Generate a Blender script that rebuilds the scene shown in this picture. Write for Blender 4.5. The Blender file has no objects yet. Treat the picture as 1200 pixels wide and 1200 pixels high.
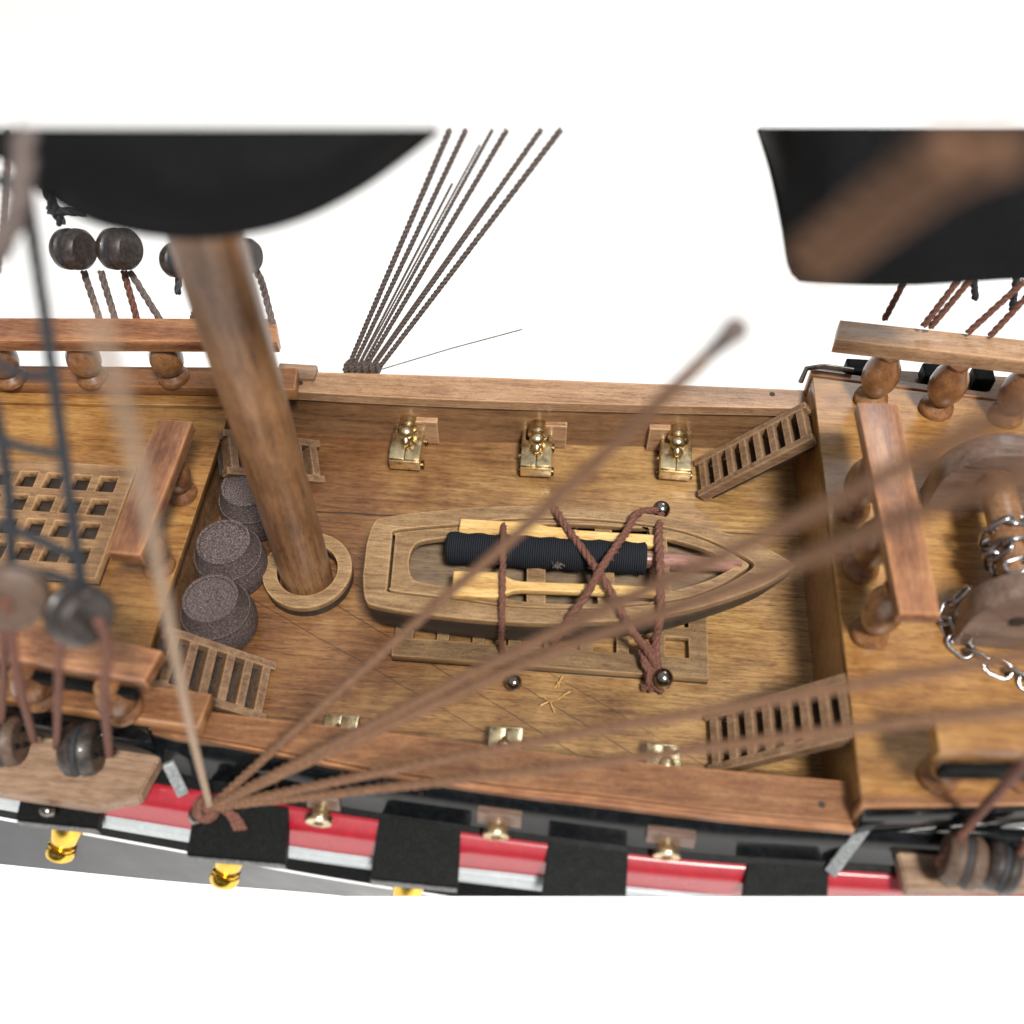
import bpy, bmesh, math, random
from mathutils import Vector, Matrix
random.seed(7)
S = bpy.context.scene
COL = S.collection
V = Vector
PI = math.pi

# ------------------------------------------------------------------ camera frame (unit = 1 cm)
zc = V((0, .579, .815)).normalized()
yc = V((.0813, .813, -.577)); yc = (yc - yc.dot(zc) * zc).normalized()
xc = yc.cross(zc)
CX = V((xc[0], yc[0], zc[0])); CY = V((xc[1], yc[1], zc[1])); CZ = V((xc[2], yc[2], zc[2]))
CAM = 18 * CZ
def ray(u, v): return CX * (u - 600) - CY * (v - 600) - CZ * 1200
def P(u, v, z=0.0):                      # point of the photograph on the level z
    r = ray(u, v); return CAM + r * ((z - CAM.z) / r.z)
def PY(u, v, y):                         # ... on the upright plane y
    r = ray(u, v); return CAM + r * ((y - CAM.y) / r.y)
def PD(u, v, d):                         # ... at a given distance
    return CAM + ray(u, v) * (d / 1200)

# ------------------------------------------------------------------ materials
def nodes(name):
    m = bpy.data.materials.new(name); m.use_nodes = True
    nt = m.node_tree; b = nt.nodes['Principled BSDF']
    return m, nt, b
def N(nt, t, **k):
    n = nt.nodes.new(t)
    for a, v in k.items():
        if hasattr(n, a): setattr(n, a, v)
        else: n.inputs[a].default_value = v
    return n
def ramp(nt, stops):
    r = nt.nodes.new('ShaderNodeValToRGB'); e = r.color_ramp.elements
    e[0].position, e[0].color = stops[0][0], (*stops[0][1], 1)
    e[1].position, e[1].color = stops[-1][0], (*stops[-1][1], 1)
    for p, c in stops[1:-1]:
        x = e.new(p); x.color = (*c, 1)
    return r
def coords(nt, scale, rot=(0, 0, 0)):
    tc = nt.nodes.new('ShaderNodeTexCoord'); oi = nt.nodes.new('ShaderNodeObjectInfo')
    mul = N(nt, 'ShaderNodeMath', operation='MULTIPLY'); mul.inputs[1].default_value = 37.0
    nt.links.new(oi.outputs['Random'], mul.inputs[0])
    add = N(nt, 'ShaderNodeVectorMath', operation='ADD')
    mp = nt.nodes.new('ShaderNodeMapping'); mp.inputs['Scale'].default_value = scale; mp.inputs['Rotation'].default_value = rot
    nt.links.new(tc.outputs['Object'], mp.inputs['Vector'])
    nt.links.new(mp.outputs[0], add.inputs[0]); nt.links.new(mul.outputs[0], add.inputs[1])
    return add.outputs[0], tc.outputs['Object']
def wood(name, dark, mid, light, grain='x', rough=.42, coat=.25, fine=1.0, seams=None, rot=0, speck=.0, blotch=.5, bump=.12, edge=.0, left_tone=None):
    m, nt, b = nodes(name); L = nt.links.new
    st = {'x': (.35, 5, 5), 'y': (5, .35, 5), 'z': (5, 5, .35), 'n': (3, 3, 3)}[grain]
    vec, oc = coords(nt, tuple(s * fine for s in st), (0, 0, rot))
    n1 = N(nt, 'ShaderNodeTexNoise', Scale=1.3, Detail=9, Roughness=.65, Distortion=.6); L(vec, n1.inputs['Vector'])
    st2 = {'x': (3.5, 30, 30), 'y': (30, 3.5, 30), 'z': (30, 30, 3.5), 'n': (22, 22, 22)}[grain]
    vec2, _ = coords(nt, tuple(s * fine for s in st2), (0, 0, rot))
    n2 = N(nt, 'ShaderNodeTexNoise', Scale=1.0, Detail=4, Roughness=.7); L(vec2, n2.inputs['Vector'])
    vec3, _ = coords(nt, (1, 1, 1))
    n3 = N(nt, 'ShaderNodeTexNoise', Scale=.9, Detail=4, Roughness=.6); L(vec3, n3.inputs['Vector'])
    mx = N(nt, 'ShaderNodeMath', operation='MULTIPLY_ADD'); L(n2.outputs[0], mx.inputs[0]); mx.inputs[1].default_value = .62; L(n1.outputs[0], mx.inputs[2])
    mx2 = N(nt, 'ShaderNodeMath', operation='MULTIPLY_ADD'); L(n3.outputs[0], mx2.inputs[0]); mx2.inputs[1].default_value = blotch; L(mx.outputs[0], mx2.inputs[2])
    c = .5 + .31 + .5 * blotch
    r = ramp(nt, [(0, dark), (.5, mid), (1, light)])
    mr = N(nt, 'ShaderNodeMapRange'); mr.inputs['From Min'].default_value = c - .24; mr.inputs['From Max'].default_value = c + .24
    L(mx2.outputs[0], mr.inputs['Value']); L(mr.outputs[0], r.inputs[0])
    out = r.outputs[0]
    # short dark pores
    vp, _ = coords(nt, {'x': (5, 40, 40), 'y': (40, 5, 40), 'z': (40, 40, 5), 'n': (26, 26, 26)}[grain], (0, 0, rot))
    np_ = N(nt, 'ShaderNodeTexNoise', Scale=1.0, Detail=2, Roughness=.5); L(vp, np_.inputs['Vector'])
    pr = ramp(nt, [(.30, (.45, .40, .38)), (.42, (1, 1, 1))]); L(np_.outputs[0], pr.inputs[0])
    mm = N(nt, 'ShaderNodeMix', data_type='RGBA', blend_type='MULTIPLY'); mm.inputs[0].default_value = .8
    L(out, mm.inputs[6]); L(pr.outputs[0], mm.inputs[7]); out = mm.outputs[2]
    if speck:
        vs, _ = coords(nt, (60, 60, 60))
        ns = N(nt, 'ShaderNodeTexNoise', Scale=1.0, Detail=3, Roughness=.8); L(vs, ns.inputs['Vector'])
        sr = ramp(nt, [(.40, (.35, .33, .33)), (.52, (1, 1, 1)), (.64, (1.0, 1.0, 1.0))]); L(ns.outputs[0], sr.inputs[0])
        m3 = N(nt, 'ShaderNodeMix', data_type='RGBA', blend_type='MULTIPLY'); m3.inputs[0].default_value = speck
        L(out, m3.inputs[6]); L(sr.outputs[0], m3.inputs[7]); out = m3.outputs[2]
    if seams:
        sep = nt.nodes.new('ShaderNodeSeparateXYZ'); L(oc, sep.inputs[0])
        for y0, slope, w in seams:
            a = N(nt, 'ShaderNodeMath', operation='MULTIPLY_ADD'); L(sep.outputs[0], a.inputs[0]); a.inputs[1].default_value = -slope; L(sep.outputs[1], a.inputs[2])
            d = N(nt, 'ShaderNodeMath', operation='SUBTRACT'); L(a.outputs[0], d.inputs[0]); d.inputs[1].default_value = y0
            wob = N(nt, 'ShaderNodeMath', operation='MULTIPLY_ADD'); L(n3.outputs[0], wob.inputs[0]); wob.inputs[1].default_value = .08; L(d.outputs[0], wob.inputs[2])
            ab = N(nt, 'ShaderNodeMath', operation='ABSOLUTE'); L(wob.outputs[0], ab.inputs[0])
            cm = N(nt, 'ShaderNodeMapRange'); cm.inputs['From Min'].default_value = w * .5; cm.inputs['From Max'].default_value = w
            cm.inputs['To Min'].default_value = .8; cm.inputs['To Max'].default_value = 0; L(ab.outputs[0], cm.inputs['Value'])
            m4 = N(nt, 'ShaderNodeMix', data_type='RGBA'); L(cm.outputs[0], m4.inputs[0]); L(out, m4.inputs[6]); m4.inputs[7].default_value = (.03, .018, .012, 1); out = m4.outputs[2]
    if left_tone:  # darker and redder towards the low-x end, broken up by noise
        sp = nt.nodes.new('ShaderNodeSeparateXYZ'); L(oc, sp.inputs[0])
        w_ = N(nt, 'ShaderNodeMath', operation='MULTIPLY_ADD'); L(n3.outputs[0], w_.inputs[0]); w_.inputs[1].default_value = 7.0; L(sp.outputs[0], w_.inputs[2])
        sm = N(nt, 'ShaderNodeMapRange'); sm.inputs['From Min'].default_value = left_tone[0] + 3.5; sm.inputs['From Max'].default_value = left_tone[1] + 3.5
        sm.inputs['To Min'].default_value = left_tone[2]; sm.inputs['To Max'].default_value = 0; L(w_.outputs[0], sm.inputs['Value'])
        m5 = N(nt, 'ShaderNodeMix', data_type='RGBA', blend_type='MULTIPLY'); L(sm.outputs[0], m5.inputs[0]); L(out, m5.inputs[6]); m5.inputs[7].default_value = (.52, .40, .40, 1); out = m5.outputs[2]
    if edge:
        bv = nt.nodes.new('ShaderNodeBevel'); bv.samples = 4; bv.inputs['Radius'].default_value = .045
        ge = nt.nodes.new('ShaderNodeNewGeometry'); dt = N(nt, 'ShaderNodeVectorMath', operation='DOT_PRODUCT'); L(bv.outputs[0], dt.inputs[0]); L(ge.outputs['True Normal'], dt.inputs[1])
        em = N(nt, 'ShaderNodeMapRange'); em.inputs['From Min'].default_value = .997; em.inputs['From Max'].default_value = .93; em.inputs['To Min'].default_value = 0; em.inputs['To Max'].default_value = edge * 1.1; L(dt.outputs['Value'], em.inputs['Value'])
        jm = N(nt, 'ShaderNodeMath', operation='MULTIPLY'); L(em.outputs[0], jm.inputs[0]); L(n2.outputs[0], jm.inputs[1])
        m6 = N(nt, 'ShaderNodeMix', data_type='RGBA'); L(jm.outputs[0], m6.inputs[0]); L(out, m6.inputs[6]); m6.inputs[7].default_value = (min(1, light[0] * 1.7), min(1, light[1] * 1.6), light[2] * 1.5, 1); out = m6.outputs[2]
    L(out, b.inputs['Base Color'])
    bp = N(nt, 'ShaderNodeBump', Strength=bump, Distance=.02); L(mx.outputs[0], bp.inputs['Height']); L(bp.outputs[0], b.inputs['Normal'])
    rr = N(nt, 'ShaderNodeMapRange'); rr.inputs['To Min'].default_value = rough - .1; rr.inputs['To Max'].default_value = rough + .15
    L(n3.outputs[0], rr.inputs['Value']); L(rr.outputs[0], b.inputs['Roughness'])
    b.inputs['Coat Weight'].default_value = coat; b.inputs['Coat Roughness'].default_value = .25
    return m
def plain(name, c, rough=.5, metal=0, coat=0, nscale=20, var=.25, bump=.1, grime=None):
    m, nt, b = nodes(name); L = nt.links.new
    vec, _ = coords(nt, (1, 1, 1))
    n = N(nt, 'ShaderNodeTexNoise', Scale=nscale, Detail=6, Roughness=.65); L(vec, n.inputs['Vector'])
    lo = tuple(x * (1 - var) for x in c); hi = tuple(min(1, x * (1 + var)) for x in c)
    r = ramp(nt, [(.3, grime or lo), (.45, lo), (.7, hi)]); L(n.outputs[0], r.inputs[0]); L(r.outputs[0], b.inputs['Base Color'])
    n2 = N(nt, 'ShaderNodeTexNoise', Scale=nscale * .2, Detail=5); L(vec, n2.inputs['Vector'])
    mr = N(nt, 'ShaderNodeMapRange'); mr.inputs['To Min'].default_value = max(.03, rough - .15); mr.inputs['To Max'].default_value = rough + .15
    L(n2.outputs[0], mr.inputs['Value']); L(mr.outputs[0], b.inputs['Roughness'])
    bp = N(nt, 'ShaderNodeBump', Strength=bump, Distance=.02); L(n.outputs[0], bp.inputs['Height']); L(bp.outputs[0], b.inputs['Normal'])
    b.inputs['Metallic'].default_value = metal; b.inputs['Coat Weight'].default_value = coat; b.inputs['Coat Roughness'].default_value = .08
    return m
deck_seams = [(P(450, 597).y + 1.61, .02, .024), (-1.95, -.56, .012), (-1.40, -.56, .012), (-2.5, -.5, .01), (-.9, -.56, .009)]
M = {}
M['deck'] = wood('deck_wood', (.125, .058, .022), (.285, .158, .056), (.43, .27, .105), 'x', .38, .35, 2.2, deck_seams, blotch=.6, left_tone=(-2.6, 2.0, .95))
M['bulwark'] = wood('bulwark_wood', (.09, .042, .020), (.20, .102, .046), (.30, .165, .075), 'x', .5, .1, 1.4)
M['rail'] = wood('cap_rail_wood', (.11, .040, .016), (.205, .086, .033), (.30, .15, .064), 'x', .42, .2, 1.8, speck=.6, edge=.9)
M['rail_lit'] = wood('glare_lit_rail_wood', (.20, .10, .050), (.36, .21, .115), (.48, .31, .18), 'x', .42, .2, 1.8, speck=.5, edge=.9)  # rail wood with haze glare and bright light put into its colour
M['upper'] = wood('upper_deck_wood', (.15, .062, .018), (.275, .13, .036), (.38, .21, .066), 'x', .36, .35, 1.4, blotch=1.0)
M['redwood'] = wood('red_brown_wood', (.11, .042, .022), (.24, .102, .048), (.38, .19, .09), 'x', .33, .45, 1.3, blotch=1.1, speck=.5, edge=1.3)
M['redwood_y'] = wood('red_brown_wood_across', (.11, .042, .022), (.24, .102, .048), (.38, .19, .09), 'y', .33, .45, 1.3, blotch=1.1, speck=.5, edge=1.3)
M['turned'] = wood('turned_wood', (.10, .038, .016), (.20, .088, .034), (.33, .165, .068), 'n', .28, .6, .4)
M['mast'] = wood('mast_wood', (.11, .050, .022), (.23, .112, .050), (.33, .18, .088), 'z', .36, .35, 1.5, blotch=.6, speck=.3)
M['ply'] = wood('laser_cut_plywood', (.14, .074, .032), (.26, .155, .070), (.37, .245, .12), 'x', .6, .05, 1.4, speck=.6, edge=.7)
M['plydark'] = wood('burnt_edge_and_shade_ply', (.010, .007, .005), (.028, .019, .013), (.060, .042, .030), 'x', .55, .05, speck=.3)  # burnt ply edges; also paints shade in ladder gaps and under the grating
M['floorply'] = wood('boat_floor_wood', (.09, .055, .035), (.17, .115, .07), (.25, .175, .11), 'x', .6, 0)
M['grate'] = wood('grating_wood', (.10, .056, .026), (.20, .12, .055), (.31, .20, .095), 'x', .5, .15, 1.3, speck=.7, edge=.7)
M['gratel'] = wood('pale_grating_wood', (.14, .072, .032), (.26, .145, .068), (.36, .225, .115), 'x', .5, .15, 1.4, speck=.6, edge=.8)
M['ladder'] = wood('ladder_wood', (.10, .052, .028), (.20, .115, .062), (.30, .19, .108), 'x', .55, .1, 1.3, speck=.6, edge=.7)
M['oar'] = wood('yellow_oar_wood', (.38, .20, .06), (.60, .38, .13), (.74, .53, .24), 'x', .5, .15, 1)
M['spar'] = wood('purple_brown_spar', (.13, .06, .045), (.26, .13, .10), (.40, .22, .17), 'x', .3, .4)
M['cheek'] = wood('windlass_wood', (.075, .045, .036), (.15, .095, .072), (.235, .165, .13), 'x', .42, .2, .7)
M['channel'] = wood('channel_wood', (.13, .075, .045), (.24, .15, .095), (.36, .24, .155), 'x', .5, .1, 1)
M['barrel'] = plain('grey_brown_barrel_paint', (.15, .11, .105), .75, nscale=48, var=.8, bump=.6, grime=(.03, .022, .024))
M['black'] = plain('glossy_black_paint', (.006, .007, .008), .16, coat=.45, nscale=9, var=.5, bump=.03)
M['black'].node_tree.nodes['Principled BSDF'].inputs['Specular IOR Level'].default_value = .25
M['scuff'] = plain('scuffed_black_edge', (.16, .16, .165), .5, nscale=30, var=.7, bump=.4, grime=(.01, .01, .01))
M['satin'] = plain('satin_black_paint', (.007, .008, .008), .5, coat=.0, nscale=30, var=.6, bump=.3)
M['satin'].node_tree.nodes['Principled BSDF'].inputs['Specular IOR Level'].default_value = .10
M['hullgrey'] = plain('slate_hull_paint', (.022, .024, .032), .4, coat=.2, nscale=6, var=.08, bump=.02)
M['white'] = plain('white_line_paint', (.8, .8, .82), .4, nscale=20, var=.05, bump=.02)
M['silver'] = plain('pale_grey_strake_paint', (.42, .46, .48), .3, coat=.6, nscale=10, var=.08, bump=.04)
M['bracket'] = plain('grey_bracket_paint', (.26, .28, .285), .4, coat=.2, nscale=20, var=.3, bump=.1)
M['red'] = plain('red_panel_paint', (.34, .010, .022), .3, coat=1, nscale=8, var=.12, bump=.03)
M['red'].node_tree.nodes['Principled BSDF'].inputs['Coat Roughness'].default_value = .3
M['redgloss'] = plain('red_panel_sheen_paint', (.62, .16, .15), .16, coat=1, nscale=8, var=.06, bump=.03)  # paler copy of the red, with a bright reflection in its colour
M['brassd'] = plain('dark_brass', (.16, .11, .05), .3, metal=1, nscale=12, var=.3, bump=.06)
M['brass'] = plain('polished_brass', (.80, .66, .40), .27, metal=1, nscale=7, var=.25, bump=.15, grime=(.24, .16, .08))
M['gold'] = plain('gold_plating', (.92, .58, .10), .13, metal=1, nscale=8, var=.12, bump=.08)
M['steel'] = plain('chrome_chain', (.42, .41, .42), .26, metal=1, nscale=8, var=.1, bump=.03)
M['nail'] = plain('dark_nickel_nail', (.30, .27, .24), .16, metal=1, nscale=8, var=.3, bump=.03)
M['rope'] = plain('red_brown_rope', (.185, .075, .050), .85, nscale=40, var=.45, bump=.5)
M['ropel'] = plain('brown_stay_rope', (.225, .115, .062), .85, nscale=30, var=.4, bump=.5)
M['ropeg'] = plain('grey_brown_shroud_rope', (.15, .115, .105), .85, nscale=40, var=.4, bump=.5)
M['beige'] = plain('beige_rope', (.42, .30, .21), .85, nscale=30, var=.25, bump=.5)
M['tar'] = plain('tarred_blue_black_rope', (.022, .026, .034), .7, nscale=30, var=.4, bump=.5)
M['deadeye'] = plain('dark_deadeye_wood', (.038, .028, .024), .45, coat=.2, nscale=14, var=.5, bump=.2)
M['deadeyel'] = plain('brown_deadeye_wood', (.11, .068, .046), .55, coat=.0, nscale=14, var=.3, bump=.2)
M['sail'] = plain('black_sailcloth', (.003, .0035, .0045), .8, nscale=60, var=.4, bump=.1)
M['sail'].node_tree.nodes['Principled BSDF'].inputs['Specular IOR Level'].default_value = .14
M['navy'] = plain('navy_ribbed_cloth', (.012, .015, .020), .8, nscale=30, var=.5, bump=.3)
# ribs in the rolled cloth
nt = M['navy'].node_tree; b = nt.nodes['Principled BSDF']
tc = nt.nodes.new('ShaderNodeTexCoord'); wv = N(nt, 'ShaderNodeTexWave', Scale=9.0, Distortion=.8); wv.bands_direction = 'X'
nt.links.new(tc.outputs['Object'], wv.inputs['Vector'])
wr = ramp(nt, [(.3, (.004, .005, .007)), (.85, (.026, .031, .040))]); nt.links.new(wv.outputs[0], wr.inputs[0]); nt.links.new(wr.outputs[0], b.inputs['Base Color'])
bp = N(nt, 'ShaderNodeBump', Strength=.7, Distance=.03); nt.links.new(wv.outputs[0], bp.inputs['Height']); nt.links.new(bp.outputs[0], b.inputs['Normal'])
b.inputs['Sheen Weight'].default_value = .0; b.inputs['Specular IOR Level'].default_value = .2
# satin sheen on the sail
M['sail'].node_tree.nodes['Principled BSDF'].inputs['Sheen Weight'].default_value = .03

# ------------------------------------------------------------------ objects
def tag(o, label, cat, group=None):
    o['label'] = label; o['category'] = cat
    if group: o['group'] = group
    return o
def thing(name, label, cat, loc=(0, 0, 0), group=None):
    o = bpy.data.objects.new(name, None); COL.objects.link(o); o.location = loc
    o.empty_display_size = .3
    return tag(o, label, cat, group)
def world_loc(o):
    p = V(o.location)
    while o.parent: o = o.parent; p += V(o.location)
    return p
def obj(name, bm, mat, parent=None, smooth=None, label=None, clip=False):
    """bm holds world coordinates; becomes local to the parent"""
    if clip: clip_bottom(bm)
    bmesh.ops.recalc_face_normals(bm, faces=bm.faces)
    if parent is not None:
        bmesh.ops.translate(bm, vec=-world_loc(parent), verts=bm.verts)
    me = bpy.data.meshes.new(name); bm.to_mesh(me); bm.free()
    me.materials.append(M[mat] if isinstance(mat, str) else mat)
    if smooth is not None:
        for p in me.polygons: p.use_smooth = True
        try: me.set_sharp_from_angle(angle=math.radians(smooth))
        except Exception: pass
    o = bpy.data.objects.new(name, me); COL.objects.link(o)
    if parent is not None: o.parent = parent
    if label: o['label'] = label
    return o
def solo(name, bm, mat, label, cat, group=None, smooth=None, clip=False):
    return tag(obj(name, bm, mat, None, smooth, clip=clip), label, cat, group)
def clip_bottom(bm, row=1050):
    a = ray(0, row); b_ = ray(1200, row); n = a.cross(b_).normalized()
    if n.dot(ray(600, 1100)) < 0: n = -n
    g = bm.verts[:] + bm.edges[:] + bm.faces[:]
    r = bmesh.ops.bisect_plane(bm, geom=g, plane_co=CAM, plane_no=n, clear_outer=True)
    e = [x for x in r['geom_cut'] if isinstance(x, bmesh.types.BMEdge)]
    if e:
        try: bmesh.ops.holes_fill(bm, edges=e, sides=0)
        except Exception: pass
def copy_tree(o, parent=None):
    c = o.copy(); COL.objects.link(c)
    if parent is not None: c.parent = parent
    for ch in list(o.children): copy_tree(ch, c)
    return c
def new(): return bmesh.new()
def merge(bm, tmp, mtx=None):
    if mtx is not None: bmesh.ops.transform(tmp, matrix=mtx, verts=tmp.verts)
    me = bpy.data.meshes.new('tmp'); tmp.to_mesh(me); tmp.free(); bm.from_mesh(me); bpy.data.meshes.remove(me)
def rotm(rx=0, ry=0, rz=0):
    return (Matrix.Rotation(rz, 4, 'Z') @ Matrix.Rotation(ry, 4, 'Y') @ Matrix.Rotation(rx, 4, 'X'))
def box(bm, c, s, rot=None, bev=.02, seg=2):
    t = new(); bmesh.ops.create_cube(t, size=1); bmesh.ops.scale(t, vec=s, verts=t.verts)
    if bev: bmesh.ops.bevel(t, geom=t.edges[:], offset=min(bev, min(s) * .3), segments=seg, profile=.5, affect='EDGES')
    merge(bm, t, Matrix.Translation(c) @ (rot or Matrix()))
def lathe(bm, prof, c=(0, 0, 0), rot=None, n=28):
    t = new(); rings = []
    for r, z in prof:
        rings.append([t.verts.new((r * math.cos(2 * PI * k / n), r * math.sin(2 * PI * k / n), z)) for k in range(n)] if r > 1e-5 else [t.verts.new((0, 0, z))])
    for a, b_ in zip(rings, rings[1:]):
        for k in range(n):
            k2 = (k + 1) % n
            if len(a) == 1 and len(b_) == 1: continue
            if len(a) == 1: t.faces.new((a[0], b_[k], b_[k2]))
            elif len(b_) == 1: t.faces.new((a[k], a[k2], b_[0]))
            else: t.faces.new((a[k], a[k2], b_[k2], b_[k]))
    for r in (rings[0], rings[-1]):
        if len(r) > 1: t.faces.new(r)
    merge(bm, t, Matrix.Translation(c) @ (rot or Matrix()))
def ball(bm, c, r, sub=3, sc=(1, 1, 1)):
    t = new(); bmesh.ops.create_icosphere(t, subdivisions=sub, radius=r); bmesh.ops.scale(t, vec=sc, verts=t.verts)
    merge(bm, t, Matrix.Translation(c))
def cyl(bm, a, b_, r, r2=None, n=24):
    a = V(a); b_ = V(b_); d = b_ - a
    q = d.to_track_quat('Z', 'Y').to_matrix().to_4x4()
    r2 = r if r2 is None else r2
    lathe(bm, [(0, 0), (r * .93, 0), (r, .06 * r), (r2, d.length - .06 * r2), (r2 * .93, d.length), (0, d.length)], a, q, n)
def plate(bm, loops, z0, z1, bev=.015, mtx=None):
    """flat plate: first loop is the outline, the others are holes; 2D curve fill"""
    cu = bpy.data.curves.new('tmp', 'CURVE'); cu.dimensions = '2D'; cu.fill_mode = 'BOTH'
    cu.extrude = max((z1 - z0) / 2 - bev, .001); cu.bevel_depth = bev; cu.bevel_resolution = 1; cu.offset = -bev
    for lp in loops:
        sp = cu.splines.new('POLY'); sp.points.add(len(lp) - 1); sp.use_cyclic_u = True
        for p, q in zip(sp.points, lp): p.co = (q[0], q[1], 0, 1)
    o = bpy.data.objects.new('tmp', cu); COL.objects.link(o)
    me = bpy.data.meshes.new_from_object(o)
    t = new(); t.from_mesh(me); bmesh.ops.remove_doubles(t, verts=t.verts, dist=1e-5)
    bpy.data.objects.remove(o); bpy.data.curves.remove(cu); bpy.data.meshes.remove(me)
    m = Matrix.Translation((0, 0, (z0 + z1) / 2))
    merge(bm, t, (mtx @ m) if mtx is not None else m)
def spline(pts, n=8, closed=False):
    pts = [V(p) for p in pts]; out = []
    L = len(pts)
    for i in range(L if closed else L - 1):
        if closed: p0, p1, p2, p3 = pts[i - 1], pts[i], pts[(i + 1) % L], pts[(i + 2) % L]
        else: p0, p1, p2, p3 = pts[max(i - 1, 0)], pts[i], pts[i + 1], pts[min(i + 2, L - 1)]
        for k in range(n):
            t = k / n
            out.append(.5 * ((2 * p1) + (p2 - p0) * t + (2 * p0 - 5 * p1 + 4 * p2 - p3) * t * t + (3 * p1 - p0 - 3 * p2 + p3) * t ** 3))
    if not closed: out.append(pts[-1])
    return out
def resample(pts, step):
    out = [pts[0]]; acc = 0
    for a, b_ in zip(pts, pts[1:]):
        d = (b_ - a).length
        if d < 1e-6: continue
        t = step - acc
        while t <= d: out.append(a.lerp(b_, t / d)); t += step
        acc = d - (t - step)
    if (out[-1] - pts[-1]).length > step * .3: out.append(pts[-1])
    return out
def tube(bm, pts, r, n=8, rf=None):
    rings = []; up = V((0, 0, 1)); prev = None
    for i, p in enumerate(pts):
        d = (pts[min(i + 1, len(pts) - 1)] - pts[max(i - 1, 0)]).normalized()
        if prev is None:
            s = d.cross(up)
            if s.length < .1: s = d.cross(V((1, 0, 0)))
        else: s = prev - d * prev.dot(d)
        s.normalize(); prev = s; t = d.cross(s)
        rr = r * (rf(i / (len(pts) - 1)) if rf else 1)
        rings.append([bm.verts.new(p + s * rr * math.cos(2 * PI * k / n) + t * rr * math.sin(2 * PI * k / n)) for k in range(n)])
    for a, b_ in zip(rings, rings[1:]):
        for k in range(n): bm.faces.new((a[k], a[(k + 1) % n], b_[(k + 1) % n], b_[k]))
    bm.faces.new(rings[0]); bm.faces.new(rings[-1])
def rope(bm, pts, r, strands=3, pitch=None, smooth_path=True, frac=.0, fuzz=0):
    pts = [V(p) for p in pts]
    if smooth_path and len(pts) > 2: pts = spline(pts, 10)
    pitch = pitch or r * 7
    step = pitch / 8; path = resample(pts, step)
    frames = []; prev = None
    for i, p in enumerate(path):
        d = (path[min(i + 1, len(path) - 1)] - path[max(i - 1, 0)]).normalized()
        if prev is None:
            s = d.cross(V((0, 0, 1)))
            if s.length < .1: s = d.cross(V((1, 0, 0)))
        else: s = prev - d * prev.dot(d)
        s.normalize(); prev = s; frames.append((p, s, d.cross(s)))
    for j in range(strands):
        q = []
        for i, (p, s, t) in enumerate(frames):
            a = 2 * PI * (i / 8 + j / strands)
            q.append(p + (s * math.cos(a) + t * math.sin(a)) * r * .48)
        if len(q) > 1: tube(bm, q, r * .56, 6)
    for _ in range(fuzz):
        p, s, t = random.choice(frames); a = random.random() * 6.28
        d = (s * math.cos(a) + t * math.sin(a)); e = p + d * r * random.uniform(1.1, 1.9) + V((random.uniform(-1, 1), random.uniform(-1, 1), 0)) * r
        tube(bm, [p, p.lerp(e, .6), e], r * .05, 3)
def strip(bm, rowA, rowB):
    a = [bm.verts.new(p) for p in rowA]; b_ = [bm.verts.new(p) for p in rowB]
    for k in range(len(a) - 1): bm.faces.new((a[k], a[k + 1], b_[k + 1], b_[k]))
def loft(bm, rows, close=False):
    vs = [[bm.verts.new(p) for p in r] for r in rows]
    R = list(zip(vs, vs[1:])) + ([(vs[-1], vs[0])] if close else [])
    for a, b_ in R:
        for k in range(len(a) - 1): bm.faces.new((a[k], a[k + 1], b_[k + 1], b_[k]))
    if close:
        bm.faces.new([r[0] for r in vs]); bm.faces.new([r[-1] for r in reversed(vs)])

YC = -1.65          # centreline of the ship

# ================================================================== SETTING
bm = new(); box(bm, (0, 0, -10.1), (600, 600, .2), bev=0)
m, nt_, bb = nodes('white_tabletop'); bb.inputs['Base Color'].default_value = (.93, .93, .93, 1); bb.inputs['Roughness'].default_value = .9
tabletop = obj('tabletop', bm, m); tabletop['kind'] = 'structure'

# ================================================================== HULL
ship = thing('model_ship_hull', 'varnished wooden model ship hull with open waist deck and black, red and silver sides', 'model ship', (0, YC, 0))
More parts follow.
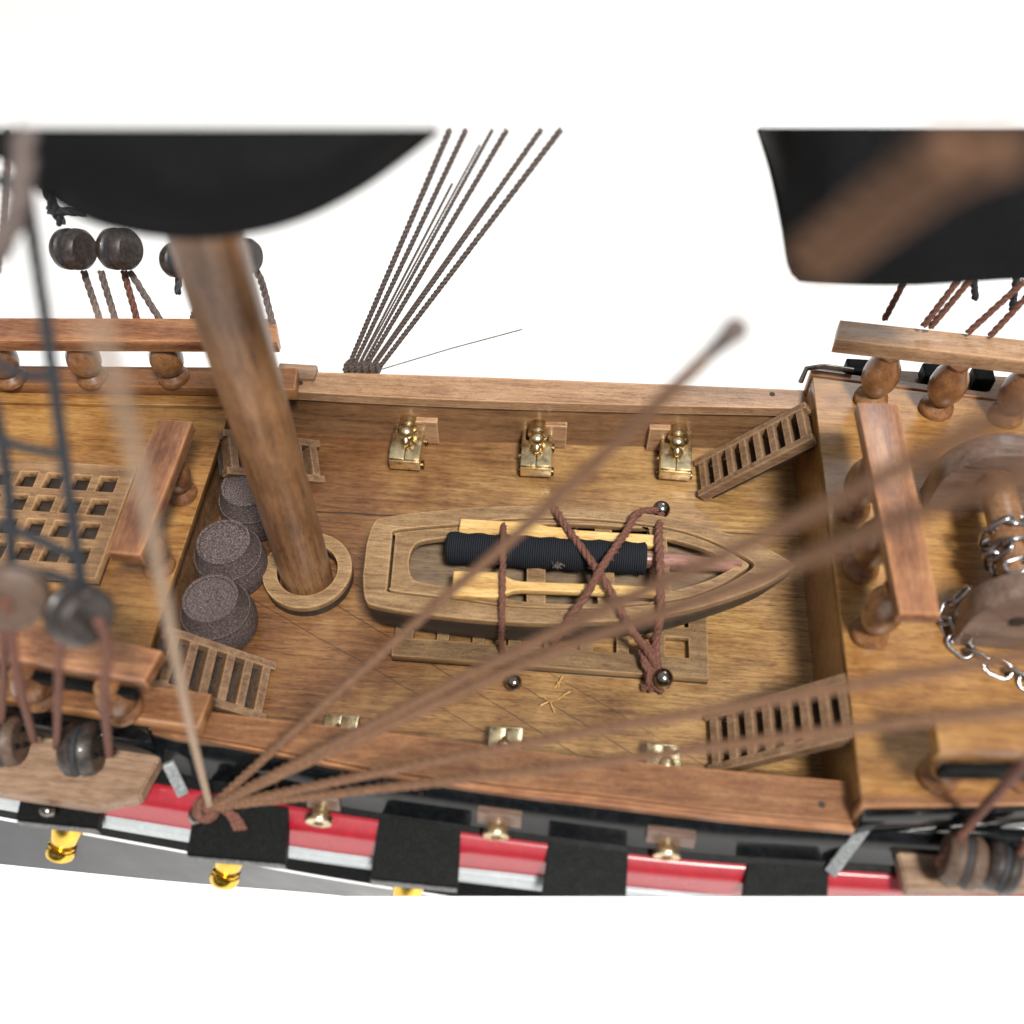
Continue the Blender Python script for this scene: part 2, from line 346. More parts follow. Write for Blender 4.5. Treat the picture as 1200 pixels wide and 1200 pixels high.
# near-side rows of the hull read off level by level: (u, v) stations, level z
def row(st, z, n=6):
    return spline([P(u, v, z) for u, v in st], n)
def px_row(st, xs, z):
    pts = row(st, z, 10); out = []
    for x in xs:
        for a, b_ in zip(pts, pts[1:]):
            if a.x <= x <= b_.x: out.append(a.lerp(b_, (x - a.x) / (b_.x - a.x + 1e-9))); break
        else:
            a, b_ = (pts[0], pts[1]) if x < pts[0].x else (pts[-2], pts[-1])
            t = (x - a.x) / (b_.x - a.x); out.append(V((x, a.y + (b_.y - a.y) * t, z)))
    return out
def frange(a, b_, n): return [a + (b_ - a) * k / n for k in range(n + 1)]
XS = frange(-9.8, 9.5, 70)
ROWS = [
 ([(-60, 800), (200, 852), (400, 905), (600, 928), (800, 950), (1010, 969), (1250, 985)], 1.02),   # wall top
 ([(-60, 870), (200, 905), (400, 945), (600, 974), (800, 998), (1000, 1012), (1250, 1028)], .45),  # wall foot
 ([(-60, 884), (200, 921), (400, 954), (600, 983), (800, 1007), (1000, 1021), (1250, 1037)], .40), # ledge edge
 ([(-60, 886), (200, 925), (400, 957), (600, 986), (800, 1010), (1000, 1024), (1250, 1040)], .33), # panel top
 ([(-60, 925), (200, 968), (400, 1000), (600, 1023), (800, 1045), (1000, 1058), (1250, 1072)], -.15), # panel foot
 ([(-60, 927), (200, 971), (400, 1003), (600, 1026), (800, 1048), (1000, 1061), (1250, 1076)], -.17),
 ([(-60, 938), (200, 984), (400, 1015), (600, 1041), (800, 1062), (1000, 1079), (1250, 1092)], -.42),
 ([(-60, 946), (200, 994), (400, 1030), (600, 1060), (800, 1082), (1000, 1096), (1250, 1110)], -.60),
 ([(-60, 950), (200, 997), (400, 1033), (600, 1063), (800, 1085), (1000, 1099), (1250, 1113)], -.66),
 ([(-60, 1006), (200, 1032), (400, 1049), (600, 1075), (800, 1095), (1000, 1110), (1250, 1125)], -2.0),
]
HR = [px_row(s, XS, z) for s, z in ROWS]
def mir(r): return [V((p.x, 2 * YC - p.y, p.z)) for p in r]
def hull_part(name, a, b_, mat, thick=.12, clip=True, label=None):
    for k, side in enumerate((0, 1)):
        A, B = (HR[a], HR[b_]) if side == 0 else (mir(HR[a]), mir(HR[b_]))
        s = 1 if side == 0 else -1
        A2 = [p + V((0, s * thick, 0)) for p in A]; B2 = [p + V((0, s * thick, 0)) for p in B]
        bm = new(); loft(bm, [A, B, B2, A2], True)
        obj(name, bm, mat, ship, clip=(clip and side == 0), label=label, smooth=30)

hull_part('black_ledge', 1, 2, 'satin', .1)
def moulding(name, a, b_, mat, zs):
    # a rounded moulding between two rows of the hull
    (sa, za), (sb, zb) = ROWS[a], ROWS[b_]; prof = []
    for f, z in zs:
        prof.append(px_row([(u, v + (v2 - v) * f) for (u, v), (_, v2) in zip(sa, sb)], XS, z))
    for side in (0, 1):
        R = [p if side == 0 else mir(p) for p in prof]; s_ = 1 if side == 0 else -1
        back = [[p + V((0, s_ * .3, 0)) for p in R[-1]], [p + V((0, s_ * .12, -.02)) for p in R[0]]]
        bm = new(); loft(bm, R + back, True); obj(name, bm, mat, ship, clip=(side == 0), smooth=40)
moulding('black_side_wall', 0, 1, 'black', [(0, 1.02), (.1, 1.0), (.3, .91), (.5, .82), (.62, .73), (.8, .58), (1, .45)])
moulding('red_panel_strip', 3, 4, 'red', [(0, .33), (.08, .315), (.3, .262), (.5, .205), (.60, .14), (.74, .03), (1, -.15)])
moulding('silver_strake', 5, 6, 'silver', [(0, -.15), (.15, -.155), (.45, -.19), (.75, -.27), (1, -.42)])
hull_part('dark_strake', 6, 7, 'satin', .14)
hull_part('white_line', 7, 8, 'white', .2)
hull_part('lower_planking', 8, 9, 'hullgrey')
# underbody, curving in to the keel
bm = new(); rows = []
A = HR[9]; B = mir(HR[9])
for k in range(9):
    t = k / 8; z = -2.02 - 6.9 * t ** 1.5
    f = 1 - .96 * t ** .55
    rows.append([V((p.x, YC + (p.y - YC) * f, z)) for p in A])
r2 = [[V((p.x, 2 * YC - p.y, p.z)) for p in r] for r in reversed(rows)]
loft(bm, rows + r2); obj('underbody', bm, 'hullgrey', ship, smooth=50, clip=True)
bm = new(); box(bm, (0, YC, -9.4), (19, .4, 1.18), bev=.03); obj('keel', bm, 'satin', ship)
# paler upper red of the panels, a painted sheen, is not used
# ---- waist deck
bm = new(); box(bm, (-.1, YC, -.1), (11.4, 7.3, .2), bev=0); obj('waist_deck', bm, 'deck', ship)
# ---- waist cap rails (follow the side)
XW = frange(-4.72, 5.02, 30)
inner = px_row([(150, 812), (210, 829), (300, 841), (450, 858), (600, 877), (700, 889), (850, 903), (1003, 917), (1040, 921)], XW, 1.2)
groove = px_row([(150, 845), (210, 858), (300, 874), (450, 902), (600, 921), (700, 931), (850, 950), (1003, 964), (1040, 967)], XW, 1.2)
outer = px_row([(150, 848), (210, 861), (300, 879), (450, 908), (600, 930), (700, 942), (850, 960), (1003, 974), (1040, 977)], XW, 1.14)
def zz(r, z): return [V((p.x, p.y, z)) for p in r]
far_in = px_row([(300, 456), (345, 459), (450, 465), (600, 471), (800, 476), (945, 479), (1000, 481)], XW, 1.2)
far_out = px_row([(300, 434), (345, 436), (450, 439), (600, 444), (800, 452), (945, 458), (1000, 461)], XW, 1.2)
for side in (0, 1):
    f = lambda r: r
    if side == 1:
        inner = far_in; groove = far_out; outer = [p + V((0, .07, -.06)) for p in far_out]
    bm = new(); loft(bm, [f(inner), f(groove), f(zz(groove, 1.0)), f(zz(inner, 1.0))], True); obj('cap_rail', bm, 'rail_lit' if side else 'rail', ship)
    sg = 1 if side == 0 else -1
    g2 = [p + V((0, -.012 * sg, -.06)) for p in groove]
    bm = new(); loft(bm, [f(g2), f(outer), f(zz(outer, 1.0)), f(zz(g2, 1.0))], True); obj('rubbing_strip', bm, 'redwood', ship)
    bi = [p + V((0, -.05 * sg, 0)) for p in inner]; bo = [p + V((0, -.4 * sg, 0)) for p in inner]
    bm = new(); loft(bm, [f(zz(bi, .999)), f(zz(bo, .999)), f(zz(bo, 0)), f(zz(bi, 0))], True); obj('bulwark', bm, 'bulwark', ship)
# small nail holes in the near rail
for u, v in ((963, 943), (352, 449), (905, 462)):
    bm = new(); c = P(u, v, 1.2); lathe(bm, [(0, 0), (.05, 0), (.05, .004), (0, .004)], (c.x, c.y, 1.2), n=12); obj('peg_hole', bm, 'plydark', ship)

# ---- quarterdeck (right) and forecastle (left)
QZ, FZ = 1.7, 1.2
ql = [(5.0, 2.05), (9.8, 1.55), (9.8, 2 * YC - 1.55), (5.0, 2 * YC - 2.15)]
bm = new(); plate(bm, [ql], QZ - .16, QZ, .012); obj('quarterdeck', bm, 'upper', ship)
bm = new(); box(bm, (5.06, YC, .77), (.12, 7.3, 1.52), bev=0); obj('quarterdeck_bulkhead', bm, 'upper', ship)
fl = [(-5.02, 1.15), (-4.78, 1.15), (-5.02, .3), (-5.04, -3.5), (-4.85, 2 * YC - 1.3), (-10.5, 2 * YC - .6), (-10.5, .6)]
fl = [(-4.98, 1.2), (-5.06, -3.6), (-4.95, 2 * YC - 1.2), (-10.5, 2 * YC - .75), (-10.5, .75)]
bm = new(); plate(bm, [fl], FZ - .16, FZ, .012); obj('forecastle_deck', bm, 'upper', ship)
bm = new(); box(bm, (-5.16, YC, .52), (.12, 6.3, 1.03), bev=0); obj('forecastle_bulkhead', bm, 'bulwark', ship, label='dark shaded bulkhead under the forecastle edge')
# thick side planks under the railings
for s in (1, -1):
    def Y(y): return YC + s * (y - YC)
    bm = new(); plate(bm, [[(-10.5, Y(.85)), (-10.5, Y(1.25)), (-3.92, Y(1.73)), (-3.86, Y(1.22)), (-5.0, Y(1.16))]], 1.22, 1.5, .015); obj('side_plank', bm, 'rail', ship)
    bm = new(); plate(bm, [[(-10.5, Y(.62)), (-10.5, Y(.84)), (-4.99, Y(1.15)), (-4.99, Y(.93))]], 1.2, 1.29, .01); obj('waterway', bm, 'upper', ship)
    bm = new(); plate(bm, [[(4.98, Y(2.06)), (4.98, Y(2.20)), (9.8, Y(1.72)), (9.8, Y(1.58))]], 1.2, QZ + .03, .012); obj('side_batten', bm, 'rail', ship)
# stepped hull sides under the raised decks
for s in (1, -1):
    def Y(y): return YC + s * (y - YC)
    bm = new(); plate(bm, [[(5.05, Y(2.0)), (9.8, Y(1.5)), (9.8, Y(1.74)), (5.02, Y(2.3))]], .95, 1.66, .01); obj('quarter_side', bm, 'black', ship)
    bm = new(); plate(bm, [[(-10.4, Y(.9)), (-4.9, Y(1.4)), (-4.6, Y(1.9)), (-10.4, Y(1.4))]], .5, 1.215, .01); obj('forecastle_side', bm, 'black', ship)
for a, b_ in (((1012, 968, 1.0), (972, 1022, .40)), ((198, 893, .85), (216, 930, .40))):
    bm = new(); A = P(*a); B = P(*b_); d = B - A
    box(bm, (A + B) / 2 + V((0, -.02, .03)), (d.length, .17, .10), d.to_track_quat('X', 'Z').to_matrix().to_4x4(), .02); obj('side_bracket', bm, 'bracket', ship)

# ---- gun port frames in the near wall + gun port lids
def port_frame(u0, v0, u1, v1):
    bm = new(); a = P(u0, v0, .93); b_ = P(u1, v1, .55); c = (a + b_) / 2
    sl = math.atan2(HR[0][30].y - HR[1][30].y, .57)
    box(bm, (c.x, c.y + .02, .74), (abs(b_.x - a.x) * .94, .12, .26), rotm(-.28, 0, math.atan2(-.15, 3)), .015)
    obj('gun_port_frame', bm, 'cheek', ship)
port_frame(356, 930, 402, 950); port_frame(557, 949, 613, 969); port_frame(757, 972, 814, 992)
LIDS = [(222, 338, 938, 1003), (437, 540, 960, 1031), (637, 737, 981, 1058), (870, 972, 1004, 1085), (22, 118, 912, 962)]
for i, (u0, u1, v0, v1) in enumerate(LIDS):
    a = P(u0 + 8, v0 - 3, .43); b_ = P(u1, v0 - 3 + (u1 - u0) * .09, .43); c = P(u1 - 4, v1 + 8, .27); d = P(u0 - 4, v1 - 2, .27)
    bm = new(); vs = [bm.verts.new(p) for p in (a, b_, c, d)]; f = bm.faces.new(vs)
    r = bmesh.ops.extrude_face_region(bm, geom=[f]); nv = [x for x in r['geom'] if isinstance(x, bmesh.types.BMVert)]
    bmesh.ops.translate(bm, vec=(0, -.02, -.24), verts=nv)
    bmesh.ops.recalc_face_normals(bm, faces=bm.faces)
    bmesh.ops.bevel(bm, geom=bm.edges[:], offset=.015, segments=2, affect='EDGES')
    obj('gun_port_lid', bm, 'satin', ship, clip=True)
    bm = new(); e0, e1 = d + V((0, -.022, -.12)), c + V((0, -.022, -.12)); dd = e1 - e0
    box(bm, (e0 + e1) / 2, (dd.length * .985, .014, .19), dd.to_track_quat('X', 'Z').to_matrix().to_4x4(), .003); obj('scuffed_lid_edge', bm, 'scuff', ship, clip=True)

# ================================================================== CANNONS
G_IN = 'brass cannons along the waist bulwarks'
def make_cannon(label, blen=.75, bz=.56):
    t = thing('deck_cannon', label, 'cannon', (0, 0, 0), G_IN)
    bm = new()
    for s in (-1, 1): box(bm, (s * .215, -.44, .24), (.07, .80, .32), bev=.012)
    box(bm, (0, -.36, .16), (.34, .7, .2), bev=.01)
    for s in (-1, 1): box(bm, (s * .126, -.60, .415), (.246, .52, .05), rotm(.10), .016)
    box(bm, (0, -.865, .24), (.50, .035, .27), rotm(.10), .01)
    obj('carriage', bm, 'brass', t, 40)
    for s in (-1, 1):
        for y in (-.72, -.2):
            bm = new(); cyl(bm, (s * .24, y, .075), (s * .29, y, .075), .075, n=18); obj('wheel', bm, 'brassd', t, 40)
    bm = new(); ball(bm, (-.27, -.55, .27), .035, 2); obj('bolt', bm, 'brass', t, 60)
    bm = new()
    e = blen
    lathe(bm, [(0, 0), (.10, .02), (.15, .05), (.16, .08), (.15, .14), (.15, .36), (.14, .38), (.125, e - .16), (.14, e - .12), (.185, e - .08), (.195, e - .03), (.18, e), (.075, e + .005), (.07, e - .15), (0, e - .15)], (0, -.36, bz), rotm(-PI / 2), 32)
    obj('barrel', bm, 'brass', t, 40)
    bm = new(); ball(bm, (0, -.44, bz + .06), .125, 3); lathe(bm, [(0, 0), (.05, .0), (.065, .07), (.04, .16), (0, .19)], (0, -.50, bz + .02), rotm(PI / 2 + .5), 14); obj('cascabel', bm, 'brass', t, 60)
    return t
can0 = make_cannon('brass cannon at the far bulwark nearest the mast')
locs = []
for u, v in ((476, 552), (626, 560), (790, 564)):
    p = P(u, v, 0); locs.append((p.x, p.y + .86, 0))
labs = ['brass cannon at the far bulwark nearest the mast', 'brass cannon at the middle of the far bulwark behind the lashed boat', 'brass cannon at the far bulwark beside the far right ladder']
can0.location = locs[0]; can0.scale = (1.1, 1.05, 1)
for i in (1, 2):
    c = copy_tree(can0); c.location = locs[i]; c['label'] = labs[i]; c.rotation_euler.z = (0, .03, -.02)[i]
near = None
for (u, v), lb in zip(((377, 945), (583, 961), (781, 984)), ['brass cannon half hidden under the near rail below the mast ring', 'brass cannon under the middle of the near rail, muzzle in the middle port', 'brass cannon under the near rail just left of the near right ladder']):
    if near is None: near = make_cannon(lb, 1.2, .62); c = near
    else: c = copy_tree(near)
    p = P(u, v, .62); c.location = (p.x, p.y + .60, 0); c.rotation_euler.z = PI; c['label'] = lb
# pale blocks paint the lit port reveals behind the far guns
for u in (501, 650, 776):
    p = PY(u, 503, 1.55); yy = min(far_in, key=lambda q: abs(q.x - p.x)).y; bm = new(); box(bm, (p.x, yy + .0, .34), (.44, .12, .60), rotm(0, 0, .03), .01); obj('lit_port_reveal', bm, 'rail_lit', ship)
# muzzles of the lower gun deck
GM = 'gold cannon muzzles below the gun port lids'
def make_muzzle(u, v, label):
    c = P(u, v, -.45)
    t = thing('lower_cannon', label, 'cannon', c, GM)
    d = (P(u - 8, v + 28, -.72) - c).normalized()
    q = d.to_track_quat('Z', 'Y').to_matrix().to_4x4()
    bm = new(); lathe(bm, [(0, -.35), (.26, -.35), (.24, .0), (.19, .28), (.17, .30), (.17, .34), (.21, .37), (.22, .44), (.2, .50), (.12, .52), (.1, .4), (0, .4)], c, q, 28)
    obj('barrel', bm, 'gold', t, 35, clip=True)
    bm = new(); lathe(bm, [(.18, .295), (.205, .31), (.205, .33), (.18, .345)], c, q, 28); obj('ring', bm, 'gold', t, 35, clip=True)
for u, v, lb in ((80, 968, 'gold cannon muzzle jutting from the hull under the left chain plate shelf'), (272, 998, 'gold cannon muzzle under the black port lid below the rope knot'), (481, 1032, 'gold cannon muzzle under the second black port lid right of the rope knot')):
    make_muzzle(u, v, lb)

# ================================================================== MAST
mp = P(361, 679, 0)
mast = thing('ship_mast', 'tall round brown wooden mast rising through a flat ring on the deck', 'mast', (mp.x, mp.y, 0))
tilt = V((.012, -.01, 1)).normalized()
bm = new(); top = V((mp.x, mp.y, 0)) + V((.05, 0, 7.75)); tube(bm, resample([V((mp.x, mp.y, .0)), top], .4), .42, 40, lambda t: 1 - .02 * t); obj('pole', bm, 'mast', mast, 50)
bm = new(); ring = lambda r, n=48: [(r * math.cos(2 * PI * k / n), r * math.sin(2 * PI * k / n)) for k in range(n)]
plate(bm, [ring(.74), ring(.50)],   .17, .29, .012, Matrix.Translation((mp.x + .03, mp.y + .02, 0))); obj('mast_ring', bm, 'ply', mast, 40)
bm = new(); plate(bm, [ring(.735), ring(.50)], .0, .168, .01, Matrix.Translation((mp.x + .03, mp.y + .02, 0))); obj('ring_edge', bm, 'plydark', mast, 40)

# ================================================================== BARRELS
GB = 'barrels by the forecastle bulkhead'
bp_ = P(262, 636, .95)
bar = thing('barrel', 'grey brown speckled barrel in the middle of the three beside the mast', 'barrel', (bp_.x, bp_.y, 0), GB)
def b_at(dx=0): return (bp_.x, bp_.y, 0)
bm = new(); lathe(bm, [(0, 0), (.49, 0), (.52, .04), (.575, .22), (.585, .36), (.56, .55), (.50, .76), (.43, .95), (.43, .985), (.41, .99), (.385, .985), (.375, .945), (0, .94)], b_at(), None, 40); obj('body', bm, 'barrel', bar, 35)
for z, r in ((.16, .555), (.62, .545)):
    bm = new(); lathe(bm, [(r - .02, z - .035), (r + .004, z - .03), (r + .002, z + .03), (r - .02, z + .035)], b_at(), None, 40); obj('hoop', bm, 'barrel', bar, 35)
for (u, v), lb, rz in (((290, 570), 'grey brown speckled barrel farthest back, half hidden by the mast', 1.), ((247, 702), 'grey brown speckled barrel nearest the viewer, beside the top of the near left ladder', 2.2)):
    c = copy_tree(bar); p = P(u, v, .95); c.location = (p.x, p.y, 0); c['label'] = lb; c.rotation_euler.z = rz

# ================================================================== LADDERS
def ladder(name_label, A, B, w, nrung, wide, group='plywood ladders from the waist to the raised decks', mat='ladder', rail=.13):
    """A foot, B head: centre points; w half width along 'wide'"""
    A = V(A); B = V(B); d = (B - A); L = d.length; d.normalize(); wv = V(wide); wv = (wv - d * wv.dot(d)).normalized(); n = d.cross(wv)
    if n.z < 0: wv = -wv; n = -n
    R = Matrix((d, wv, n)).transposed().to_4x4()
    t = thing('ship_ladder', name_label, 'ladder', A, group)
    for s in (-1, 1):
        bm = new(); box(bm, A + d * L / 2 + wv * s * w - n * .03, (L, rail, .20), R, .015); obj('side_rail', bm, mat, t)
    for k in range(nrung):
        f = (k + .5) / nrung
        bm = new(); box(bm, A + d * (L * f) + n * .04, (L / nrung * .46, 2 * w - rail * .98, .05), R, .01); box(bm, A + d * (L * f + L / nrung * .15) - n * .10, (L / nrung * .12, 2 * w - rail * .98, .24), R, .01); obj('rung', bm, mat, t)
    bm = new(); box(bm, A + d * L / 2 - n * .24, (L * .985, 2 * w * .98, .02), R, .005); obj('shade_backing', bm, 'plydark', t)  # dark sheet standing in for the deep shade between the rungs
    return t
def mid(a, b_): return (a + b_) / 2
f1 = P(815, 583, .05); f2 = P(812, 542, .05)
h = 1.72
ladder('plywood ladder at the far right, leaning up to the quarterdeck beside the cannon', P(818, 562, .08), P(950, 494, 1.62), .36, 8, (0, 1, 0))
ladder('plywood ladder at the near right, crossed by blurred brown ropes', P(830, 872, .08), P(1003, 826, 1.62), .42, 8, (0, 1, 0))
ladder('plywood ladder at the near left, leaning up past the front barrel', P(316, 812, .10), P(186, 770, 1.2), .43, 6, (0, 1, 0))
ladder('plywood ladder at the far left, mostly hidden behind the mast', P(376, 542, .10), P(262, 530, 1.25), .34, 6, (.12, 1, 0))

# ================================================================== GRATINGS
def grating(name_label, x0, x1, y0, y1, z0, z1, nx, ny, hole, mat, mx, my, tag_part=None, skew=0):
    px = (x1 - x0 - 2 * mx + (0)) / nx; py = (y1 - y0 - 2 * my) / ny
    loops = [[(x0, y0), (x1, y0), (x1, y1), (x0, y1)]]
    hx, hy = px * hole, py * hole
    for i in range(nx):
        for j in range(ny):
            cx, cy = x0 + mx + px * (i + .5), y0 + my + py * (j + .5)
            loops.append([(cx - hx / 2, cy - hy / 2), (cx - hx / 2, cy + hy / 2), (cx + hx / 2, cy + hy / 2), (cx + hx / 2, cy - hy / 2)])
    t = thing('hatch_grating', name_label, 'grating', ((x0 + x1) / 2, (y0 + y1) / 2, z0))
    bm = new(); plate(bm, loops, z0 + .05, z1, .008); obj('lattice', bm, mat, t)
    bm = new(); loops2 = [loops[0]] + [[(x0 + mx, y0 + my), (x0 + mx, y1 - my), (x1 - mx, y1 - my), (x1 - mx, y0 + my)]]
    plate(bm, loops2, z0, z0 + .049, .005); obj('frame', bm, 'plydark', t)
    return t
grating('flat square-holed wooden grating on the deck under the rowing boat', -1.66, 3.32, -3.06, -.38, .0, .2, 8, 4, .66, 'grate', .2, .24)
grating('pale square-holed wooden grating on the left foredeck behind the blurred dark rigging', -9.1, -6.12, -2.75, -.60, 1.2, 1.42, 6, 4, .67, 'gratel', .16, .16)
bm = new(); plate(bm, [[(-8.9, -2.6), (-6.3, -2.6), (-6.3, -.75), (-8.9, -.75)]], 1.202, 1.21, .001); obj('hatch_shadow_board', bm, 'plydark', ship)  # dark sheet that paints the shade inside the grating holes

# ================================================================== ROWING BOAT
BL = V((0.1, -1.67, 0)); BR = .068
BM = Matrix.Translation(BL) @ Matrix.Rotation(BR, 4, 'Z')
boat = thing('rowing_boat', 'small plywood rowing boat lashed on the grating amidships, bow pointing right', 'boat', BL)
half = [(-2.30, .30), (-2.22, .72), (-2.02, .84), (-1.2, .98), (0, 1.09), (1.2, 1.08), (2.4, .93), (3.2, .70), (3.9, .42), (4.3, .18), (4.52, 0)]
hp = spline([V((x, y, 0)) for x, y in half], 5)
def outline(off=0, sx=1):
    up = [(p.x, p.y) for p in hp]; dn = [(p.x, -p.y) for p in reversed(hp[:-1])]
    pts = up + dn
    if off == 0: return pts
    out = []; n = len(pts)
    for i in range(n):
        a = V((*pts[i - 1], 0)); b_ = V((*pts[(i + 1) % n], 0)); d = (b_ - a)
        if d.length < 1e-6: out.append(pts[i]); continue
        d.normalize(); nn = V((d.y, -d.x, 0)); out.append((pts[i][0] + nn.x * off, pts[i][1] + nn.y * off))
    return out
def from_half(h_, n=5):
    q = spline([V((x, y, 0)) for x, y in h_], n)
    up = [(p.x, p.y) for p in q]; dn = [(p.x, -p.y) for p in reversed(q)]
    if abs(q[-1].y) < 1e-4: dn = dn[1:]
    if abs(q[0].y) < 1e-4: dn = dn[:-1]
    return up + dn
groove_o = from_half([(-1.90, .50), (-1.80, .60), (-.7, .73), (0, .83), (1.2, .85), (2.5, .70), (3.2, .46), (3.75, .13), (3.87, 0)])
frame_o = from_half([(-1.855, .48), (-1.765, .56), (-.7, .69), (0, .80), (1.2, .82), (2.5, .665), (3.2, .42), (3.70, .09), (3.79, 0)])
well = from_half([(-1.60, .0), (-1.55, .26), (-1.36, .40), (-.6, .50), (-.3, .55), (.1, .70), (1.0, .75), (2.0, .69), (2.25, .64), (2.25, 0)], 4)
bowhole = from_half([(2.52, .50), (3.1, .30), (3.55, .04), (3.6, 0)], 4)
bm = new(); plate(bm, [outline(), groove_o], .86, 1.0, .012, BM); obj('gunwale', bm, 'ply', boat)
bm = new(); plate(bm, [frame_o, well, bowhole], .86, .985, .012, BM); obj('inner_frame', bm, 'ply', boat)
bm = new(); rows = []
o0 = outline()
for z, f, sh in ((.858, .996, 0), (.7, .993, 0), (.5, .98, -.02), (.34, .95, -.06), (.22, .90, -.14)):
    rows.append([BM @ V((p[0] * f + sh * (p[0] > 2) * (p[0] - 2) * 1.2, p[1] * f, z)) for p in o0 + [o0[0]]])
loft(bm, rows); bm.faces.new([bm.verts.new(p) for p in rows[-1][:-1]])
bmesh.ops.remove_doubles(bm, verts=bm.verts, dist=1e-4); obj('planked_side', bm, 'plydark', boat, 50)
bm = new(); plate(bm, [[(p[0] * .93, p[1] * .93) for p in o0]], .50, .56, .005, BM); obj('floor', bm, 'floorply', boat)
for x, w in ((.42, .30), (1.52, .28), (2.36, .26)):
    bm = new(); box(bm, BM @ V((x, 0, .82)), (w, 1.50, .10), Matrix.Rotation(BR, 4, 'Z'), .01); obj('thwart', bm, 'ply', boat)
for s in (-1, 1):
    bm = new(); box(bm, BM @ V((.9, s * .36, .70)), (2.7, .10, .10), Matrix.Rotation(BR, 4, 'Z'), .01); obj('stringer', bm, 'floorply', boat)
# oars
def oar(label, u0, v0, u1, v1, blade_u, w_blade, w_shaft, z):
    a = P(u0, v0, z); b_ = P(u1, v1, z); d = b_ - a; L = d.length; ang = math.atan2(d.y, d.x)
    bl = L * (blade_u - u0) / (u1 - u0)
    hb, hs = w_blade / 2, w_shaft / 2
    top = [(0, hb * .96), (.04, hb), (bl * .80, hb), (bl * .93, hb * .75), (bl * 1.1, hs * 1.3), (bl * 1.25, hs), (L, hs)]
    lp = top + [(x, -y) for x, y in reversed(top)]
    m_ = Matrix.Translation((a.x, a.y, 0)) @ Matrix.Rotation(ang, 4, 'Z')
    bm = new(); plate(bm, [lp], z - .13, z, .02, m_)
    return solo('oar', bm, 'oar', label, 'oar', 'oars laid in the rowing boat')
oar('yellow wooden oar along the far side of the rowing boat, above the dark cloth roll', 538, 619, 768, 633, 650, .40, .22, 1.12)
oar('yellow wooden oar along the near side of the rowing boat, blade wholly visible', 530, 683, 770, 692, 595, .46, .16, 1.12)
# rolled cloth and spar
roll = thing('rolled_sail', 'dark navy ribbed cloth rolled round a purple-brown spar inside the boat', 'rolled sail', P(640, 648, .95))
a = P(524, 642, .97); b_ = P(757, 655, .97)
bm = new(); d = (b_ - a); q = d.to_track_quat('Z', 'Y').to_matrix().to_4x4(); L = d.length
prof = [(0, 0), (.235, 0)] + [(.26 + .012 * math.sin(k * 1.7), .03 + (L - .06) * k / 30) for k in range(31)] + [(.235, L), (0, L)]
lathe(bm, prof, a, q, 32); o = obj('cloth_roll', bm, 'navy', roll, 60)
bm = new(); c2 = P(868, 664, .90); cyl(bm, a.lerp(b_, .9), c2, .155, .10, 20); obj('spar', bm, 'spar', roll, 50)
bm = new()
for k in range(14):
    c = P(652 + random.uniform(-5, 5), 663 + random.uniform(-3, 3), 1.2); dd = V((random.uniform(-.1, .1), random.uniform(-.1, .05), random.uniform(0, .05))); tube(bm, [c, c + dd * .6 + V((0, 0, .02)), c + dd], .007, 3)
obj('frayed_tuft', bm, 'ropeg', roll)

# ================================================================== LASHINGS
GL = 'red brown lashings over the rowing boat'
def lash(label, pts, r=.075, mat='rope', group=GL, fz=40):
    bm = new(); rope(bm, pts, r, 3, fuzz=fz); return solo('lashing_rope', bm, mat, label, 'rope', group, smooth=60)
lash('thin lashing rope crossing the boat straight at the oar blade, left of the crossed ropes', [P(590, 612, 1.0), P(590, 632, 1.3), P(589, 680, 1.22), P(588, 728, 1.04), P(587, 748, .6), P(588, 766, .2)], .055)
lash('lashing rope running from the far gunwale down right to the nail below the bow', [P(648, 592, 1.04), P(660, 612, 1.15), P(700, 668, 1.32), P(722, 705, 1.2), P(740, 738, 1.03), P(760, 765, .6), P(776, 795, .22)], .068)
lash('lashing rope running from the far nail down left across the boat, over its pair', [P(775, 598, .62), P(747, 602, 1.05), P(735, 622, 1.2), P(706, 664, 1.42), P(685, 700, 1.2), P(664, 728, 1.03), P(650, 752, .5)], .068)
lash('lashing rope dropping from the far nail straight over the bow end to the near nail', [P(775, 600, .62), P(772, 622, 1.1), P(773, 650, 1.22), P(774, 690, 1.15), P(774, 722, 1.03), P(768, 752, .6), P(772, 792, .25)], .072)
# knot of turns on the near nail
bm = new()
for k in range(13):
    a0 = random.uniform(-1, 1)
    rope(bm, [P(748 + 14 * random.random(), 752 + 6 * random.random(), .55), P(752 + 22 * random.random(), 778, .42), P(758 + 22 * random.random(), 795 + 6 * random.random(), .18 + .1 * random.random()), P(750 + 34 * random.random(), 804 + 10 * random.random(), .1)], .042, 3)
solo('knot', bm, 'rope', 'dark tangled knot of lashing rope round the near lower nail', 'knot', smooth=60)
GN = 'round-headed nails that hold the lashings'
def nail(u, v, z, r, label):
    c = P(u, v, z + .0); t = thing('round_nail', label, 'nail', (c.x, c.y, 0), GN)
    bm = new(); ball(bm, c, r, 3); obj('head', bm, 'nail', t, 60)
    bm = new(); cyl(bm, (c.x, c.y, 0), (c.x, c.y, z), .05, n=14); obj('shank', bm, 'nail', t, 50)
nail(775, 597, .66, .15, 'shiny dark round nail at the far side of the boat by the bow')
nail(777, 795, .34, .16, 'shiny dark round nail at the near edge of the grating below the bow')
nail(602, 800, .2, .13, 'shiny round nail on the deck below the middle of the grating')
bm = new()
for k in range(5):
    c = P(650 + random.uniform(-10, 12), 812 + random.uniform(-14, 14), .03); d = V((random.uniform(-.15, .15), random.uniform(-.25, .25), .06)); tube(bm, [c - d, c + V((.02, .01, .05)), c + d], .012, 4)
solo('glue_fibres', bm, 'oar', 'few stray pale glue fibres on the deck right of the small nail', 'fibres')

